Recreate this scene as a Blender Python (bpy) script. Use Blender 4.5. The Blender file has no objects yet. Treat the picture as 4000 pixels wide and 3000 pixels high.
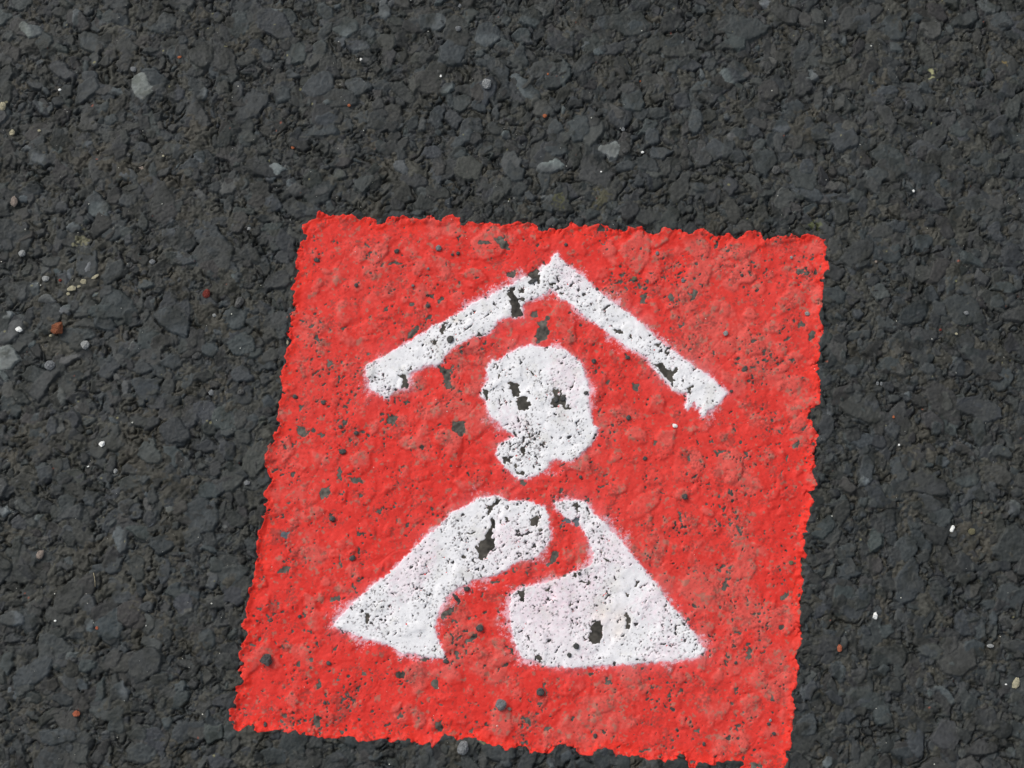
import bpy, bmesh, math, random
import numpy as np

# ------------------------------------------------------------------ camera, sky, sun, exposure
U = 0.000075                       # metres per working unit (1 unit = one 4000-px image pixel at the centre)
TILT = math.asin(0.22)
F = 6667.0                         # camera distance in units (0.5 m) = focal length in 4000-px pixels
S_, C_ = math.sin(TILT), math.cos(TILT)
sc = bpy.context.scene
cam = bpy.data.cameras.new('camera')
cam.sensor_width = 36.0
cam.lens = 36.0 * F / 4000.0
cam.clip_start = 0.01
cam.clip_end = 500.0
camo = bpy.data.objects.new('camera', cam)
sc.collection.objects.link(camo)
camo.location = (0, -F * S_ * U, F * C_ * U)
camo.rotation_euler = (TILT, 0, 0)
sc.camera = camo

SUN_EL, SUN_AZ = math.radians(48), math.radians(-48)     # azimuth from +Y towards +X (light from upper left)
w = bpy.data.worlds.new('World'); sc.world = w; w.use_nodes = True
nt = w.node_tree
sky = nt.nodes.new('ShaderNodeTexSky'); sky.sky_type = 'NISHITA'; sky.sun_disc = False
sky.sun_elevation = SUN_EL; sky.sun_rotation = SUN_AZ; sky.dust_density = 4.0; sky.air_density = 1.0; sky.ozone_density = 0.6
hsv = nt.nodes.new('ShaderNodeHueSaturation'); hsv.inputs['Saturation'].default_value = 0.38
nt.links.new(sky.outputs[0], hsv.inputs['Color'])
nt.links.new(hsv.outputs[0], nt.nodes['Background'].inputs[0])
nt.nodes['Background'].inputs[1].default_value = 0.14
sun = bpy.data.lights.new('sun', 'SUN'); sun.energy = 1.05; sun.angle = math.radians(32); sun.color = (1.0, 0.965, 0.91)
suno = bpy.data.objects.new('sun', sun); sc.collection.objects.link(suno)
suno.rotation_euler = (math.radians(90) - SUN_EL, 0, math.pi - SUN_AZ)
suno.location = (-0.3, 0.3, 0.6)
sc.view_settings.view_transform = 'Standard'
sc.view_settings.look = 'None'
sc.view_settings.gamma = 1.0
sc.view_settings.exposure = 0.0

# ------------------------------------------------------------------ helpers
rng = np.random.default_rng(11)

def unproj(u, v):
    """where the view ray of photo pixel (u, v) meets the road, in units, origin at the view centre"""
    x = np.asarray(u, float) - 2000.0; y = 1500.0 - np.asarray(v, float)
    t = F * C_ / (F * C_ - y * S_)
    return x * t, -F * S_ + (y * C_ + F * S_) * t

ZO = {   # traced in these photo windows: origin x, y, scale
 'a': (0, 0, .4521), 'b': (0, 750, .5425), 'c': (0, 1600, .5425), 'd': (0, 2200, .4823),
 '1': (800, 750, .5877), '2': (2000, 750, .5877), '3': (800, 1700, .5877), '4': (2000, 1700, .5877),
 't2': (1000, 0, .4521), 't3': (2000, 0, .4521), 't4': (3000, 0, .4521), 'r1': (3000, 700, .4521),
 'r2': (3000, 1400, .482), 'r3': (2933, 2200, .4823),
 'z4': (1800, 1300, .3617), 'z5': (1800, 1900, .27125), 'z6': (1350, 950, .40687),
 'b1': (1000, 2500, .3165), 'b2': (1700, 2500, .3165), 'b3': (2400, 2500, .3165), 'f': (0, 0, 1.8083),
}
def pts(win, *xy):
    ox, oy, s = ZO[win]
    a = np.array(xy, float).reshape(-1, 2)
    return [(ox + s * p[0], oy + s * p[1]) for p in a]

# ------------------------------------------------------------------ uniform field grid
ST = 3.0
X0, X1, Y0, Y1 = -3000.0, 3000.0, -2400.0, 2502.0
NX = int((X1 - X0) / ST) + 1; NY = int((Y1 - Y0) / ST) + 1
gx = X0 + ST * np.arange(NX); gy = Y0 + ST * np.arange(NY)
KX = np.fft.rfftfreq(NX, ST); KY = np.fft.fftfreq(NY, ST)
K2 = (KY[:, None] ** 2 + KX[None, :] ** 2).astype(np.float32)

def blur(a, sig):
    return np.fft.irfft2(np.fft.rfft2(a) * np.exp(-2 * (np.pi * sig) ** 2 * K2), s=(NY, NX)).astype(np.float32)

def gnoise(sig, lo=None):
    """smooth random field, unit variance, features about sig units"""
    f = np.fft.rfft2(rng.standard_normal((NY, NX)).astype(np.float32))
    k = np.exp(-2 * (np.pi * sig) ** 2 * K2)
    if lo: k = k - np.exp(-2 * (np.pi * lo) ** 2 * K2)
    r = np.fft.irfft2(f * k, s=(NY, NX)).astype(np.float32)
    return r / r.std()

def aniso(s1, s2, deg):
    """random field stretched along a direction"""
    f = np.fft.rfft2(rng.standard_normal((NY, NX)).astype(np.float32))
    c, n = math.cos(math.radians(deg)), math.sin(math.radians(deg))
    kx, ky = KX[None, :], KY[:, None]
    r = np.fft.irfft2(f * np.exp(-2 * np.pi ** 2 * ((s1 * (c * kx + n * ky)) ** 2 + (s2 * (-n * kx + c * ky)) ** 2)), s=(NY, NX)).astype(np.float32)
    return r / r.std()

def sstep(a, b, x):
    t = np.clip((x - a) / (b - a), 0, 1)
    return t * t * (3 - 2 * t)

# ragged stone outlines: the stone pattern is looked up through a warp
n5, n9, n20 = gnoise(4.5), gnoise(9), gnoise(20)
WX = 4.5 * gnoise(26) + 1.7 * gnoise(8) + 1.0 * gnoise(3.2)
WY = 4.5 * gnoise(26) + 1.7 * gnoise(8) + 1.0 * gnoise(3.2)
GX, GY = np.meshgrid(gx.astype(np.float32), gy.astype(np.float32))
PX, PY = GX + WX, GY + WY

big = gnoise(260)
brownish = gnoise(75)
Z = (-12.5 + 2.5 * gnoise(38) + 2.8 * gnoise(13) + 1.6 * n5 + 5.5 * sstep(0.5, 1.4, brownish)).astype(np.float32)
ZM = Z.copy()
COL = np.empty((NY, NX, 3), np.float32)
mat_c = np.array([.049, .048, .0415]); 
COL[:] = mat_c
COL *= (1 + .10 * gnoise(30) + .10 * n5)[..., None]
warmth = sstep(-.6, 1.4, gnoise(50))[..., None]
COL *= 1 + warmth * np.array([.08, .01, -.05])
STONE = np.zeros((NY, NX), np.float32)      # 1 where a stone shows, 0 where binder shows
DM = np.full((NY, NX), -99, np.float32)

def stone(cx, cy, rx, ry, ang, z0, tilt, bev, col, jag=.16, steep=2.4, patch=None, kk=None, rs=rng):
    R = max(rx, ry) * 1.25 + 22
    i0 = int((cx - R - X0) / ST); i1 = int((cx + R - X0) / ST) + 1
    j0 = int((cy - R - Y0) / ST); j1 = int((cy + R - Y0) / ST) + 1
    if i1 < 2 or j1 < 2 or i0 > NX - 2 or j0 > NY - 2: return
    i0 = max(i0, 0); j0 = max(j0, 0); i1 = min(i1, NX); j1 = min(j1, NY)
    px = PX[j0:j1, i0:i1] - cx; py = PY[j0:j1, i0:i1] - cy
    ca, sa = math.cos(ang), math.sin(ang)
    qx = (ca * px + sa * py) / rx; qy = (-sa * px + ca * py) / ry
    k = kk or int(rs.integers(4, 8))
    th = (np.arange(k) + rs.uniform(-.33, .33, k)) * 2 * np.pi / k + rs.uniform(0, 6.28)
    dk = .84 + rs.uniform(-jag, jag, k)
    s = np.full(px.shape, -9, np.float32)
    for a, d in zip(th, dk):
        s = np.maximum(s, math.cos(a) * qx + math.sin(a) * qy - d)
    s = np.maximum(s, .55 * (np.sqrt(qx * qx + qy * qy) - 1.0))
    d = -s * min(rx, ry)
    t = np.clip(1 - d / bev, 0, 1)
    h = z0 + tilt[0] * qx + tilt[1] * qy - bev * .8 * (1 - np.sqrt(1 - t * t)) * (d > 0)
    h = np.where(d <= 0, h - bev * .8 + steep * d, h).astype(np.float32)
    zz = Z[j0:j1, i0:i1]
    if min(rx, ry) > 12: np.maximum(DM[j0:j1, i0:i1], d, out=DM[j0:j1, i0:i1])
    m = (h > zz) & (d > -9)
    zz[m] = h[m]
    c = COL[j0:j1, i0:i1]
    if patch is None:
        c[m] = col
    else:                                     # worn, paler face on part of the stone
        pm = sstep(-.15, .35, patch[1] * qx + patch[2] * qy + .12 * n20[j0:j1, i0:i1] + .1)[..., None]
        c[m] = (np.asarray(col) * (1 - pm) + np.asarray(patch[0]) * pm)[m]
    STONE[j0:j1, i0:i1][m] = np.clip(.35 + d[m] / 9, 0, 1)

def scol(lum, blue=None):
    b = rng.uniform(-.2, 1.0) if blue is None else blue
    return lum * np.array([.98 - .10 * b, 1 + .015 * b, .97 + .13 * b]) * (1 + rng.normal(0, .02, 3))

AREA = (X1 - X0) * (Y1 - Y0)
def scatter(spacing, r0, r1, z, zs, tl, lum, ls, bev, jag):
    n = int(AREA / spacing ** 2)
    m = int(math.ceil(math.sqrt(n * (X1 - X0) / (Y1 - Y0)))); k = int(math.ceil(n / m))
    for j in range(k):
        for i in range(m):
            x = X0 + (i + rng.uniform(-.25, 1.25)) / m * (X1 - X0)
            y = Y0 + (j + rng.uniform(-.25, 1.25)) / k * (Y1 - Y0)
            r = r0 + (r1 - r0) * rng.uniform() ** 1.6
            asp = rng.uniform(1, 2.1)
            l = lum * math.exp(rng.normal(0, ls))
            tx, ty = rng.normal(0, tl, 2)
            stone(x, y, r * asp ** .5, r / asp ** .5, rng.uniform(0, 3.14), z + rng.normal(0, zs), (tx, ty),
                  min(bev, r * .5), scol(l * (rng.uniform(1.35, 2.1) if r < 30 and rng.random() < .035 + .10 * (x < -1300 and -600 < y < 1000) else 1)), jag)
scatter(14, 4, 9, -11.5, 1.9, 1.0, .034, .24, 2, .2)
scatter(26, 8, 18, -9.0, 2.8, 2.2, .036, .24, 2.5, .22)
scatter(50, 16, 34, -6.5, 3.2, 3.2, .039, .22, 3.5, .22)
scatter(108, 34, 58, -4.5, 3.2, 3.6, .043, .18, 5, .2)
scatter(330, 55, 85, -2.5, 2.5, 3.5, .046, .14, 6, .18)

# a second, calmer layout of big stones: the lumps the paint film lies over
_keep = Z, COL, STONE, DM
Z, COL, STONE, DM = np.full((NY, NX), -9, np.float32), COL.copy(), STONE.copy(), DM.copy()
scatter(70, 22, 40, -5.5, 2.0, 1.5, .04, .2, 9, .15)
scatter(190, 42, 78, -3.0, 2.0, 2.2, .04, .2, 10, .15)
ZL = Z
Z, COL, STONE, DM = _keep

# stones of the road surface that stand out in the photograph: window, x, y, half sizes, angle (deg), paleness
L1, L2, L3, L4 = .062, .095, .17, .21
SPECIAL = [
 ('a', 1215, 745, 100, 150, 15, L4), ('a', 265, 265, 105, 90, -25, L3), ('a', 800, 350, 105, 120, 5, L1), ('a', 1440, 190, 120, 95, 20, L1),
 ('a', 2060, 210, 115, 130, 0, L1), ('a', 990, 790, 62, 45, 0, L2), ('a', 330, 900, 45, 90, 30, L2), ('a', 740, 580, 30, 75, -5, L1),
 ('a', 1760, 800, 50, 62, 0, L2), ('a', 660, 150, 60, 85, 0, L2), ('a', 1130, 290, 60, 50, 0, L1), ('a', 1480, 440, 60, 85, 0, L1),
 ('a', 1715, 1350, 60, 58, 0, L2), ('a', 1110, 1520, 90, 60, 0, L2), ('a', 1530, 1310, 55, 85, -8, L1), ('a', 1265, 1280, 60, 50, 0, L1),
 ('a', 490, 1310, 65, 60, 20, L2), ('a', 325, 1330, 60, 80, 20, L2), ('a', 395, 1390, 45, 60, 0, L2), ('a', 225, 1275, 40, 40, 0, L2),
 ('a', 880, 930, 75, 60, 20, L1), ('a', 960, 1040, 70, 55, 0, L1), ('a', 1320, 1480, 40, 100, 10, L1), ('a', 750, 1240, 55, 38, 20, L2),
 ('b', 700, 90, 95, 110, 25, L2), ('b', 340, 770, 72, 50, 0, L3), ('b', 472, 838, 56, 48, 0, L3), ('b', 48, 880, 42, 38, 0, L3),
 ('b', 40, 1215, 95, 95, 0, L4), ('b', 500, 600, 34, 60, -15, L2), ('b', 650, 540, 32, 45, 0, L3), ('b', 245, 700, 40, 60, -12, L2),
 ('b', 525, 255, 52, 42, -30, L2), ('b', 845, 765, 60, 65, 0, L1), ('b', 700, 850, 90, 52, 8, L1), ('b', 1240, 930, 150, 85, -40, L1),
 ('b', 935, 890, 55, 80, 0, L1), ('b', 1075, 1060, 105, 105, 0, L1), ('b', 1690, 900, 110, 90, -15, L1), ('b', 1680, 610, 45, 40, 0, L2),
 ('b', 1310, 500, 95, 40, 5, L1), ('b', 1730, 1080, 120, 110, 0, L1), ('b', 1510, 1120, 75, 70, 0, L1), ('b', 215, 1085, 42, 35, 0, L2),
 ('b', 1060, 1410, 90, 110, 40, L1), ('b', 1230, 1220, 85, 70, 0, L1), ('b', 1480, 1570, 95, 85, 0, L1), ('b', 1740, 1310, 90, 70, 0, L1),
 ('b', 930, 55, 80, 60, 0, L1), ('b', 1960, 90, 90, 80, 0, L1), ('b', 20, 90, 60, 60, 0, L2),
 ('c', 365, 130, 60, 65, 10, L1), ('c', 865, 940, 62, 105, 5, L2), ('c', 1040, 880, 100, 75, 0, L1), ('c', 1480, 770, 88, 130, -20, L1),
 ('c', 1175, 1150, 58, 105, 0, L1), ('c', 20, 735, 52, 42, 0, L3), ('c', 80, 1490, 92, 58, 0, L2), ('c', 1310, 1410, 65, 85, -30, L1),
 ('c', 1250, 1285, 52, 36, 0, L1), ('c', 1500, 590, 105, 70, 0, L1), ('c', 310, 460, 62, 62, 0, L1), ('c', 870, 1350, 88, 52, 0, L1),
 ('c', 1230, 320, 85, 95, -45, L1), ('c', 640, 640, 70, 60, 30, L1), ('c', 1630, 150, 60, 50, 0, L1), ('c', 1640, 280, 62, 75, 0, L1),
 ('c', 770, 1140, 120, 50, 0, L1), ('c', 1560, 1110, 55, 60, 0, L1), ('c', 1510, 985, 70, 52, -10, L1), ('c', 620, 1400, 60, 80, 0, L1),
 ('d', 985, 1040, 75, 90, 0, L2), ('d', 470, 1400, 185, 75, -3, L1), ('d', 900, 480, 110, 150, -40, L1), ('d', 1360, 1280, 60, 55, 30, L1),
 ('d', 260, 900, 190, 95, 40, L1), ('d', 1140, 1530, 125, 85, 0, L1), ('d', 1460, 1100, 60, 100, -20, L1), ('d', 1670, 600, 60, 100, 0, L1),
 ('d', 50, 820, 60, 85, 0, L1), ('d', 710, 490, 50, 60, 0, L2), ('d', 1860, 1370, 60, 80, -30, L1),
 ('t2', 250, 150, 165, 110, 0, L2), ('t2', 600, 95, 105, 75, -25, L1), ('t2', 760, 215, 135, 105, 0, L2), ('t2', 970, 265, 68, 85, 0, L1),
 ('t2', 1110, 85, 62, 90, 0, L2), ('t2', 1530, 180, 150, 100, -8, L2), ('t2', 1715, 430, 155, 130, 0, L1), ('t2', 2005, 290, 110, 115, 0, L2),
 ('t2', 340, 450, 110, 115, 0, L1), ('t2', 550, 400, 85, 85, 0, L1), ('t2', 865, 395, 100, 55, -12, L2), ('t2', 530, 730, 150, 105, 20, L1),
 ('t2', 860, 745, 145, 95, -12, L1), ('t2', 225, 800, 105, 85, 0, L1), ('t2', 1650, 750, 90, 75, 0, L2), ('t2', 620, 1030, 120, 75, 10, L1),
 ('t2', 150, 1490, 88, 72, 15, L3), ('t2', 310, 1565, 55, 58, 0, L2), ('t2', 930, 1010, 85, 75, 0, L1), ('t2', 1920, 890, 70, 85, 0, L1),
 ('t2', 1530, 1310, 120, 75, 0, L1), ('t2', 1770, 1200, 120, 60, 30, L1), ('t2', 1760, 1320, 80, 40, 8, L1), ('t2', 2160, 1150, 60, 55, 0, L2),
 ('t2', 100, 480, 68, 75, 0, L1), ('t2', 640, 870, 62, 40, 0, L2), ('t2', 2070, 970, 50, 65, 0, L1), ('t2', 2160, 150, 55, 70, 0, L2), ('t2', 1960, 530, 70, 45, 0, L1),
 ('t3', 855, 1290, 108, 105, 0, L4), ('t3', 350, 1430, 115, 70, 18, L3), ('t3', 590, 1120, 100, 150, -10, L1), ('t3', 110, 760, 190, 90, -35, L2),
 ('t3', 450, 620, 50, 150, 0, L1), ('t3', 750, 425, 95, 45, 25, L2), ('t3', 1890, 670, 95, 80, 0, L2), ('t3', 1860, 1000, 42, 42, 0, L2),
 ('t3', 1210, 1170, 80, 75, 0, L1), ('t3', 810, 190, 110, 90, 0, L1), ('t3', 1080, 225, 90, 70, 0, L1), ('t3', 1940, 300, 130, 140, 0, L1),
 ('t3', 75, 460, 65, 70, 0, L1), ('t3', 1620, 1390, 62, 22, -5, L2), ('t3', 1650, 640, 28, 75, 25, L2), ('t3', 1265, 1320, 105, 62, 10, L1),
 ('t3', 1940, 1150, 85, 80, 0, L1), ('t3', 2130, 1250, 85, 55, 30, L1), ('t3', 380, 1090, 85, 72, 0, L1), ('t3', 380, 1280, 130, 60, 0, L1),
 ('t3', 1380, 580, 75, 55, 0, L1), ('t3', 1050, 860, 105, 150, 0, L1), ('t3', 2190, 20, 50, 50, 0, L3), ('t3', 1580, 1040, 80, 120, 0, L1),
 ('t3', 160, 160, 110, 80, 0, L1), ('t3', 80, 300, 95, 75, -20, L1), ('t3', 990, 1430, 130, 55, 5, L1),
 ('t4', 820, 220, 115, 145, 0, L1), ('t4', 1090, 230, 125, 120, 0, L1), ('t4', 1280, 155, 60, 52, 0, L1), ('t4', 375, 640, 62, 70, -15, L3),
 ('t4', 115, 1080, 85, 72, -30, L2), ('t4', 640, 1120, 82, 105, 10, L1), ('t4', 440, 1130, 85, 105, -30, L1), ('t4', 640, 340, 58, 40, 0, L2),
 ('t4', 2000, 180, 105, 110, 0, L1), ('t4', 1060, 780, 90, 55, 0, L1), ('t4', 1700, 1190, 60, 45, 0, L2), ('t4', 950, 1540, 100, 110, 0, L1),
 ('t4', 910, 670, 55, 58, 0, L1), ('t4', 1370, 740, 70, 60, 0, L1), ('t4', 350, 1430, 75, 75, 0, L1), ('t4', 745, 1560, 48, 60, 0, L1), ('t4', 2120, 1190, 85, 75, 0, L1),
 ('r1', 605, 290, 62, 55, 0, L2), ('r1', 600, 160, 130, 70, 0, L1), ('r1', 1340, 550, 105, 100, 0, L1), ('r1', 1790, 700, 150, 52, -25, L1),
 ('r1', 1580, 955, 45, 55, 0, L1), ('r1', 1975, 1050, 58, 60, 0, L1), ('r1', 1460, 190, 52, 38, 25, L2), ('r1', 820, 720, 75, 42, 30, L1),
 ('r1', 615, 1185, 45, 35, 0, L1), ('r1', 975, 1330, 45, 45, 0, L1), ('r1', 860, 1340, 50, 42, 0, L1), ('r1', 790, 1160, 45, 55, 0, L1), ('r1', 1155, 950, 50, 32, 0, L1),
 ('r1', 1050, 1590, 100, 60, 0, L1), ('r1', 1480, 1110, 70, 80, 0, L1), ('r1', 550, 1580, 80, 60, 40, L1),
 ('r2', 845, 390, 70, 115, -12, L1), ('r2', 500, 410, 42, 78, -8, L2), ('r2', 770, 670, 115, 62, 5, L1), ('r2', 815, 900, 62, 110, 0, L1),
 ('r2', 1050, 910, 78, 125, 12, L1), ('r2', 1770, 440, 160, 90, 0, L1), ('r2', 775, 998, 36, 42, 0, L3), ('r2', 2010, 1215, 55, 88, 0, L3),
 ('r2', 680, 90, 68, 68, 0, L1), ('r2', 1010, 560, 60, 90, -10, L1), ('r2', 1610, 980, 105, 75, 0, L1), ('r2', 1145, 290, 32, 28, 0, L2),
 ('r2', 1660, 1110, 170, 38, 40, L1), ('r2', 1410, 1270, 100, 95, 0, L1), ('r2', 620, 1210, 60, 62, 0, L1), ('r2', 1365, 560, 58, 62, 0, L1),
 ('r2', 650, 1560, 80, 70, 0, L1), ('r2', 1300, 90, 62, 52, 0, L1), ('r2', 770, 1160, 42, 38, 0, L1), ('r2', 860, 1180, 42, 38, 0, L1), ('r2', 1100, 1540, 100, 105, 0, L1),
 ('r3', 720, 862, 58, 72, 0, L2), ('r3', 1565, 1070, 85, 45, -35, L2), ('r3', 1465, 1042, 34, 32, 0, L2), ('r3', 630, 1612, 42, 38, 0, L3),
 ('r3', 2112, 1535, 50, 58, 0, L2), ('r3', 1610, 842, 42, 40, 0, L2), ('r3', 745, 270, 105, 105, 0, L1), ('r3', 910, 270, 60, 60, 0, L1),
 ('r3', 900, 1060, 110, 90, 0, L1), ('r3', 1070, 1230, 85, 85, 0, L1), ('r3', 460, 1310, 95, 95, 0, L1), ('r3', 1075, 860, 50, 50, 0, L1),
 ('r3', 800, 60, 110, 70, 0, L1), ('r3', 1090, 540, 70, 60, 0, L1), ('r3', 1820, 690, 95, 70, 10, L1), ('r3', 1945, 330, 65, 42, 0, L1),
 ('r3', 1965, 450, 50, 70, 0, L1), ('r3', 480, 1030, 55, 75, 0, L1), ('r3', 1430, 700, 100, 60, -25, L1),
 ('b1', 225, 1410, 170, 105, 0, L1), ('b1', 990, 1440, 120, 60, 0, L1), ('b1', 2080, 1480, 60, 60, 0, L1), ('b1', 1450, 1440, 110, 60, 0, L1),
 ('b2', 1625, 1430, 85, 70, 0, L1), ('b2', 1430, 1500, 75, 60, -40, L2), ('b2', 880, 1540, 90, 50, 0, L1), ('b2', 1850, 1540, 140, 50, 0, L1),
]
srs = np.random.default_rng(5)
for win, x, y, rx, ry, ang, lum in SPECIAL:
    (u, v), = pts(win, x, y)
    s = ZO[win][2]
    cx, cy = unproj(u, v)
    # the warp is undone at the centre so that the stone lies where it was seen
    i = int(np.clip((cx - X0) / ST, 0, NX - 1)); j = int(np.clip((cy - Y0) / ST, 0, NY - 1))
    col = scol(.048 if lum > L1 else .054, .9)
    patch = None
    if lum > L1:
        a = srs.uniform(0, 6.28)
        patch = (scol(lum, .8), math.cos(a), math.sin(a))
        if lum >= L3: patch = (scol(lum, .5), .5 * math.cos(a), .5 * math.sin(a)); col = scol(lum * .55, .6)
        if lum >= L4: patch = (scol(lum, .3), .15, .1); col = scol(lum * .75, .4)
    stone(cx + float(WX[j, i]), cy + float(WY[j, i]), rx * s, ry * s, math.radians(ang), -1.0 + srs.normal(0, 1.5) + (3 if lum >= L3 else 0),
          tuple(srs.normal(0, 3.2, 2)), 6, col, .15, 3.0, patch, rs=srs)

# cracks and fretted gaps around the stones; rough tar skin everywhere
gap = np.exp(-((DM + .8) / 2.2) ** 2) * sstep(-.5, 1.0, gnoise(16))
ZS = Z.copy()
Z -= 14 * gap
pit = sstep(1.6, 2.4, gnoise(7, 20))
Z -= 7 * pit * (1 - .75 * STONE)
ridge = 1 - np.abs(gnoise(4.5, 12))
rough = gnoise(3.2)
crumb = .35 + .65 * sstep(-.8, .9, gnoise(60))
Z += (1 - .72 * STONE) * crumb * (.8 * ridge + .9 * rough) + .35 * STONE * rough + .9 * gnoise(12) + 3.0 * big
# dust and tar film over part of the stones
dust = sstep(.15, 1.5, .7 * gnoise(24) + .5 * n9 + .35 * rough)[..., None] * .45
COL[:] = COL * (1 - dust) + dust * np.array([.040, .041, .037])
tar = sstep(.4, 1.6, gnoise(18) + .3 * rough)[..., None] * .42
COL *= 1 - tar * np.array([.9, .88, .95])
COL *= (1 + .09 * rough + .05 * gnoise(4))[..., None]
COL *= np.array([.93, .96, .94])
# ochre and rust-coloured dust specks
for (thr, c, a) in ((3.25, (.20, .19, .10), .8), (3.35, (.22, .07, .045), .8)):
    m = sstep(thr, thr + .35, gnoise(5))[..., None] * a
    COL[:] = COL * (1 - m) + m * np.array(c)
# olive stains left of the sign, as in the photo
def blob(u, v, r, c, a):
    x, y = unproj(u, v)
    dd = np.sqrt((GX - x) ** 2 + (GY - y) ** 2) / r + .45 * n9 + .4 * rough
    m = (sstep(1.0, .5, dd) * a)[..., None]
    COL[:] = COL * (1 - m) + m * np.array(c)
blob(310, 935, 26, (.23, .22, .13), .55); blob(2190, 790, 30, (.085, .085, .03), .5); blob(3192, 874, 16, (.15, .17, .05), .4)
blob(3642, 287, 14, (.33, .33, .17), .8); blob(3930, 246, 12, (.28, .2, .06), .5); blob(3500, 1365, 40, (.11, .10, .075), .3)
blob(2350, 770, 35, (.075, .07, .035), .6); blob(18, 405, 14, (.3, .28, .17), .7); blob(3735, 1100, 8, (.3, .3, .14), .8)

# ------------------------------------------------------------------ outlines traced from the photo
def poly_sdf(poly, x, y):
    """signed distance (inside positive) of points x, y to a closed polygon"""
    p = np.asarray(poly, np.float32); q = np.roll(p, -1, 0)
    d2 = np.full(x.shape, 1e12, np.float32); ins = np.zeros(x.shape, bool)
    for (ax, ay), (bx, by) in zip(p, q):
        ex, ey = bx - ax, by - ay
        L = ex * ex + ey * ey
        if L < 1e-6: continue
        t = np.clip(((x - ax) * ex + (y - ay) * ey) / L, 0, 1)
        dx, dy = x - ax - t * ex, y - ay - t * ey
        np.minimum(d2, dx * dx + dy * dy, out=d2)
        if ay != by:
            c = ((ay > y) != (by > y)) & (x < ex * (y - ay) / ey + ax)
            ins ^= c
    d = np.sqrt(d2)
    return np.where(ins, d, -d)

def G(pl):
    a = np.array(pl, float)
    x, y = unproj(a[:, 0], a[:, 1])
    return np.stack([x, y], 1)

RED = (pts('1', 735,135,770,130,800,140,820,165,860,155,900,165,930,155,960,145,1000,155,1030,165,1060,150,1110,160,1145,180,1140,205,1175,205,1215,160,1250,155,1290,170,1340,165,1400,160,1440,170,1480,165,1505,145,1530,180,1570,190,1610,165,1650,150,1690,170,1700,205,1730,210,1745,190,1790,200,1820,210,1850,190,1900,195,1930,210,1965,210,1955,240,1985,235,2020,205)
 + pts('2', 10,190,60,185,120,190,170,215,195,260,230,250,240,225,300,235,350,235,400,205,450,225,480,205,530,215,590,205,640,225,660,250,700,250,750,265,780,235,830,230,870,245,900,270,960,270,1000,245,1060,250,1110,240,1150,260,1180,280,1230,240,1290,250,1330,270,1370,290,1420,260,1460,280,1490,305,1530,290,1570,265,1620,260,1660,270,1680,320,1730,295,1790,285,1840,285,1870,265,1920,295,1960,290,2000,285,2040,290,2060,310,2080,315,2075,345,2095,370,2095,410,2080,430,2100,460,2105,515,2075,540,2080,570,2045,580,2070,610,2065,650,2055,700,2055,750,2040,800,2045,850,2070,900,2065,960,2050,1010,2055,1060,2040,1120,2015,1140,2050,1170,2020,1190,2040,1220,2060,1250,2055,1300,2060,1340,2040,1400,2000,1440,1965,1490,2010,1520,2005,1570,2040,1600)
 + pts('4', 2030,10,2025,60,2005,120,2015,190,1980,235,2000,280,2020,330,2010,360,1970,380,1995,410,2005,450,1975,500,1985,560,1960,600,1965,640,1935,655,1945,680,1955,720,1940,750,1970,790,1960,820,1925,820,1930,870,1930,920,1950,960,1940,1000,1930,1060,1915,1130,1925,1180,1915,1230,1930,1280,1920,1340,1925,1380,1905,1440,1890,1490,1910,1520,1900,1560,1895,1600)
 + pts('r3', 375,980,340,1030,330,1060,345,1090,350,1180,355,1220,345,1280,340,1330,325,1380,320,1430,320,1500,285,1540,300,1600,275,1658)
 + [(3062,3030), (3040,3070), (2960,3050), (2900,3060)]
 + pts('b3', 1540,1590,1440,1560,1480,1540,1580,1530,1530,1505,1440,1500,1290,1490,1250,1500,1240,1555,1150,1540,1100,1525,1040,1530,980,1590,930,1580,920,1510,870,1490,870,1430,810,1420,790,1480,700,1480,650,1460,620,1540,560,1480,470,1470,400,1465,330,1460,310,1430,230,1440,200,1460,100,1445,0,1450)
 + pts('b2', 2212,1420,2170,1360,2100,1330,2020,1350,1950,1410,1850,1420,1760,1410,1720,1360,1650,1310,1600,1275,1540,1290,1480,1320,1450,1370,1350,1390,1300,1400,1240,1380,1190,1400,1165,1410,1150,1350,1110,1315,1040,1320,980,1350,900,1355,850,1330,790,1310,700,1305,620,1290,560,1250,510,1215,440,1215,390,1240,320,1240,270,1230,220,1180,150,1160,90,1190,0,1270)
 + pts('b1', 2180,1310,2150,1250,2060,1290,1980,1270,1900,1250,1860,1215,1790,1230,1730,1250,1690,1245,1640,1210,1560,1210,1450,1220,1360,1250,1310,1230,1250,1245,1180,1220,1110,1200,1030,1200,960,1220,880,1215,800,1200,730,1165,640,1170,560,1160,500,1120,430,1110,340,1110,290,1130,220,1100,150,1130,60,1130,0,1150)
 + pts('d', 2060,1350,2045,1310,2020,1335,2000,1320,1965,1350,1925,1365,1890,1340,1880,1310,1900,1300,1910,1280,1870,1260,1855,1220,1865,1170,1880,1120,1895,1080,1895,1040,1890,985,1940,975,1970,950,1940,910,1925,860)
 + pts('3', 225,1600,220,1560,235,1530,235,1470,240,1410,255,1370,270,1330,250,1290,265,1240,260,1180,280,1130,290,1080,295,1010,320,1000,315,960,330,920,330,850,335,770,345,700,350,630,375,600,385,540,400,490,415,440,405,400,420,330,430,290,410,260,410,180,420,90,445,50,455,0)
 + pts('1', 465,1600,490,1540,475,1480,480,1400,510,1360,520,1320,495,1280,500,1190,525,1160,530,1130,520,1080,550,1040,560,980,540,930,550,850,575,800,590,770,600,700,605,655,580,640,600,600,605,545,620,525,600,510,605,440,625,380,625,345,655,300,640,280,645,260,650,215,700,180,730,170))
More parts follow.
